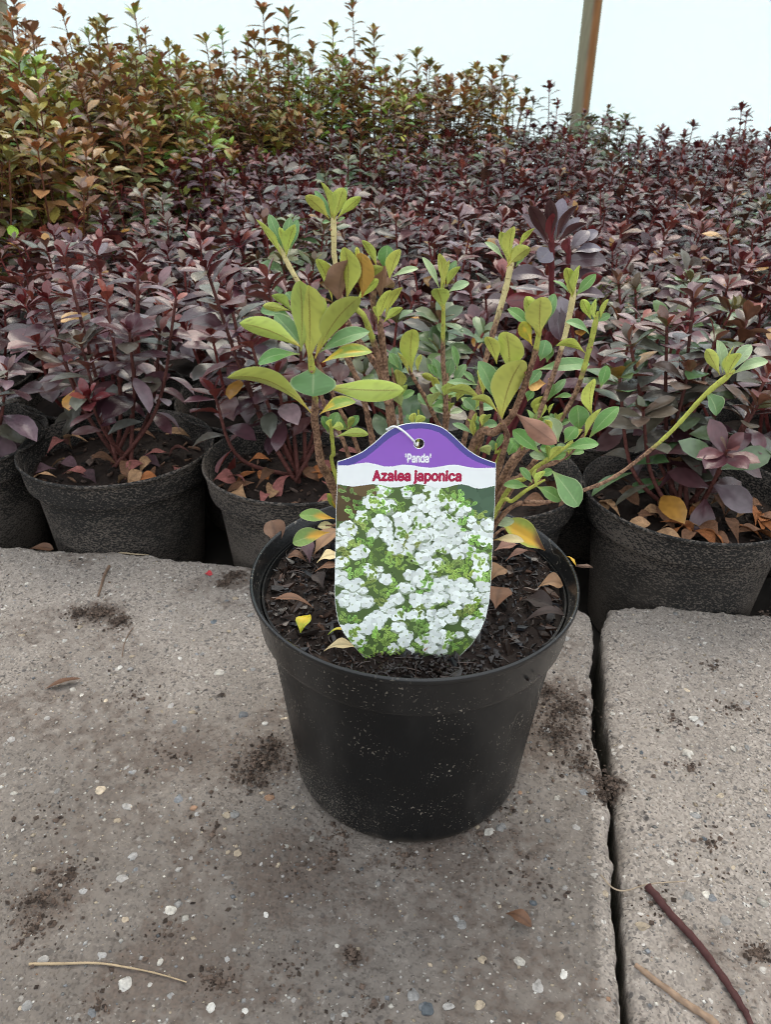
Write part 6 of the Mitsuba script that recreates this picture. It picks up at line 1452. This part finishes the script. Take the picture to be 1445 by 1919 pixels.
for k, x, y in grid:
    for _ in (0,):
        placed.append((x, y))
        tall = (y > 0.9 and x < EDGE(y)) or (y > 2.15 and x < 0.40 - 0.2 * (y - 2.15))
        if tall:
            depth_in = EDGE(y) - x if y < 2.15 else 0.5
            h = (0.30 + 0.115 * min(1, max(0, depth_in) / 0.30)) * rng.uniform(0.92, 1.08) - 0.03 * (x > -0.15)
            az = x / (y + 0.377)
            h *= 1 - 0.10 * math.exp(-((az + 0.168) / 0.018) ** 2) + 0.07 * math.exp(-((az + 0.122) / 0.02) ** 2) - 0.06 * math.exp(-((az + 0.086) / 0.012) ** 2)
            lime = rng.uniform() < 0.42 and depth_in < 0.6
            nm_ = name_tall(depth_in, x, y, lime)
            key = thing('azalea_shrub', nm_, 'azalea', nm_.replace('azalea ', 'azaleas '))
            shrub(key, (x, y, GZ + 0.12), h, 19 if y < 2.1 else 17, 0.125, PAL_LIME + PAL_LIME + PAL_TALL if lime else PAL_TALL, rng, 1 if y < 1.75 else 0, 0.039, (0.13, 0.05, 0.03), 0.12, step=0.0088, tall=True, extra=leader.get(len(placed) - 1))
            n_tall += 1
        else:
            h = (0.135 + 0.060 * min(1, max(0, (y - 0.45) / 1.4))) * rng.uniform(0.86, 1.16) * (1.25 if y > 2.0 and 0.2 < x < 0.75 else 1.0)
            green = rng.uniform() < 0.12
            nm_ = name_purple(k, x, y, green)
            key = thing('azalea_shrub', nm_, 'azalea', nm_.replace('azalea ', 'azaleas '))
            shrub(key, (x, y, GZ + 0.12), h, 11, 0.105, PAL_GREENISH if green else PAL_PURPLE, rng, 2 if k <= 2 else (1 if y < 1.5 else 0), 0.0345, bare=0.42, step=0.0074, extra=leader.get(len(placed) - 1))
            n_purple += 1
            if k <= 2:
                pn = f'black pot under purple foliage, {ROWS[k - 1]} row, {side_of(x, y)}'
                pk = thing('plant_pot', pn, 'plant pot', pn.replace('black pot', 'black pots'))
                add_pot(pk, (x, y, GZ), 'pot_dusty', 64)
                sv, sq, _ = soil_mesh((x, y, GZ), 0.122, 0.0868, rng, 0.010, 12, 36, 0.003)
                put(pk + '__soil', (sv, sq), 'soil_dark', True, soil_color(sv, rng))
print('purple', n_purple, 'tall', n_tall)

# ------------------------------------------------------------------ posts and the polythene wall behind the bed
WALL_Y = 2.95


def post(label, x, y, r, rust):
    key = thing('steel_post', label, 'post')
    z = np.linspace(GZ, 2.7, 90)
    v, f = tube(np.stack([x + 0 * z, y + 0 * z, z], -1), r, 28)
    a = np.arctan2(v[:, 1] - y, v[:, 0] - x)
    n = meshkit.fbm(np.c_[a * 2, v[:, 2] * 4, 0 * a], 4)
    n2 = meshkit.fbm(np.c_[a * 9, v[:, 2] * 22, 0 * a + 4], 3)
    c = lerp((0.17, 0.155, 0.105), (0.27, 0.25, 0.17), n2[:, None])
    streak = ss(0.75, 0.25, np.abs(a - rust) + 0.5 * (n - 0.5))
    c = lerp(c, lerp((0.16, 0.06, 0.02), (0.30, 0.13, 0.04), n2[:, None]), (streak * 0.9)[:, None])
    put(key, (v, f), 'bark', True, c)


pc = (0.6653, 2.72, 0.4634)
post('rusty grey steel post rising behind the purple azaleas on the right', pc[0], 2.72, 0.031, -1.15)
pc = (-1.3461, 2.72, 0.5372)
post('weathered post at the left edge behind the tall azaleas', pc[0], 2.72, 0.036, -1.6)
key = thing('polythene_wall', 'white translucent plastic film wall behind the rear bed', 'plastic wall')
nx, nz = 240, 40
xs, zs = np.linspace(-5, 5, nx), np.linspace(GZ, 2.6, nz)
X, Zz = np.meshgrid(xs, zs, indexing='ij')
Yw = WALL_Y + 0.02 * (meshkit.fbm(np.stack([X * 1.2, Zz * 0.6, 0 * X], -1), 3) - 0.5)
v = np.stack([X, Yw, Zz], -1).reshape(-1, 3)
i, j = np.meshgrid(np.arange(nx - 1), np.arange(nz - 1), indexing='ij')
put(key + '__film', (v, np.stack([i * nz + j, (i + 1) * nz + j, (i + 1) * nz + j + 1, i * nz + j + 1], -1).reshape(-1, 4)), 'polythene', True)
v, f = tube(np.array([[-5, WALL_Y, 2.6], [0, WALL_Y, 2.6], [5, WALL_Y, 2.6]], float), 0.02, 12)
put(key + '__top_rail', (v, f), 'bark', True, np.full(v.shape, 0.3))
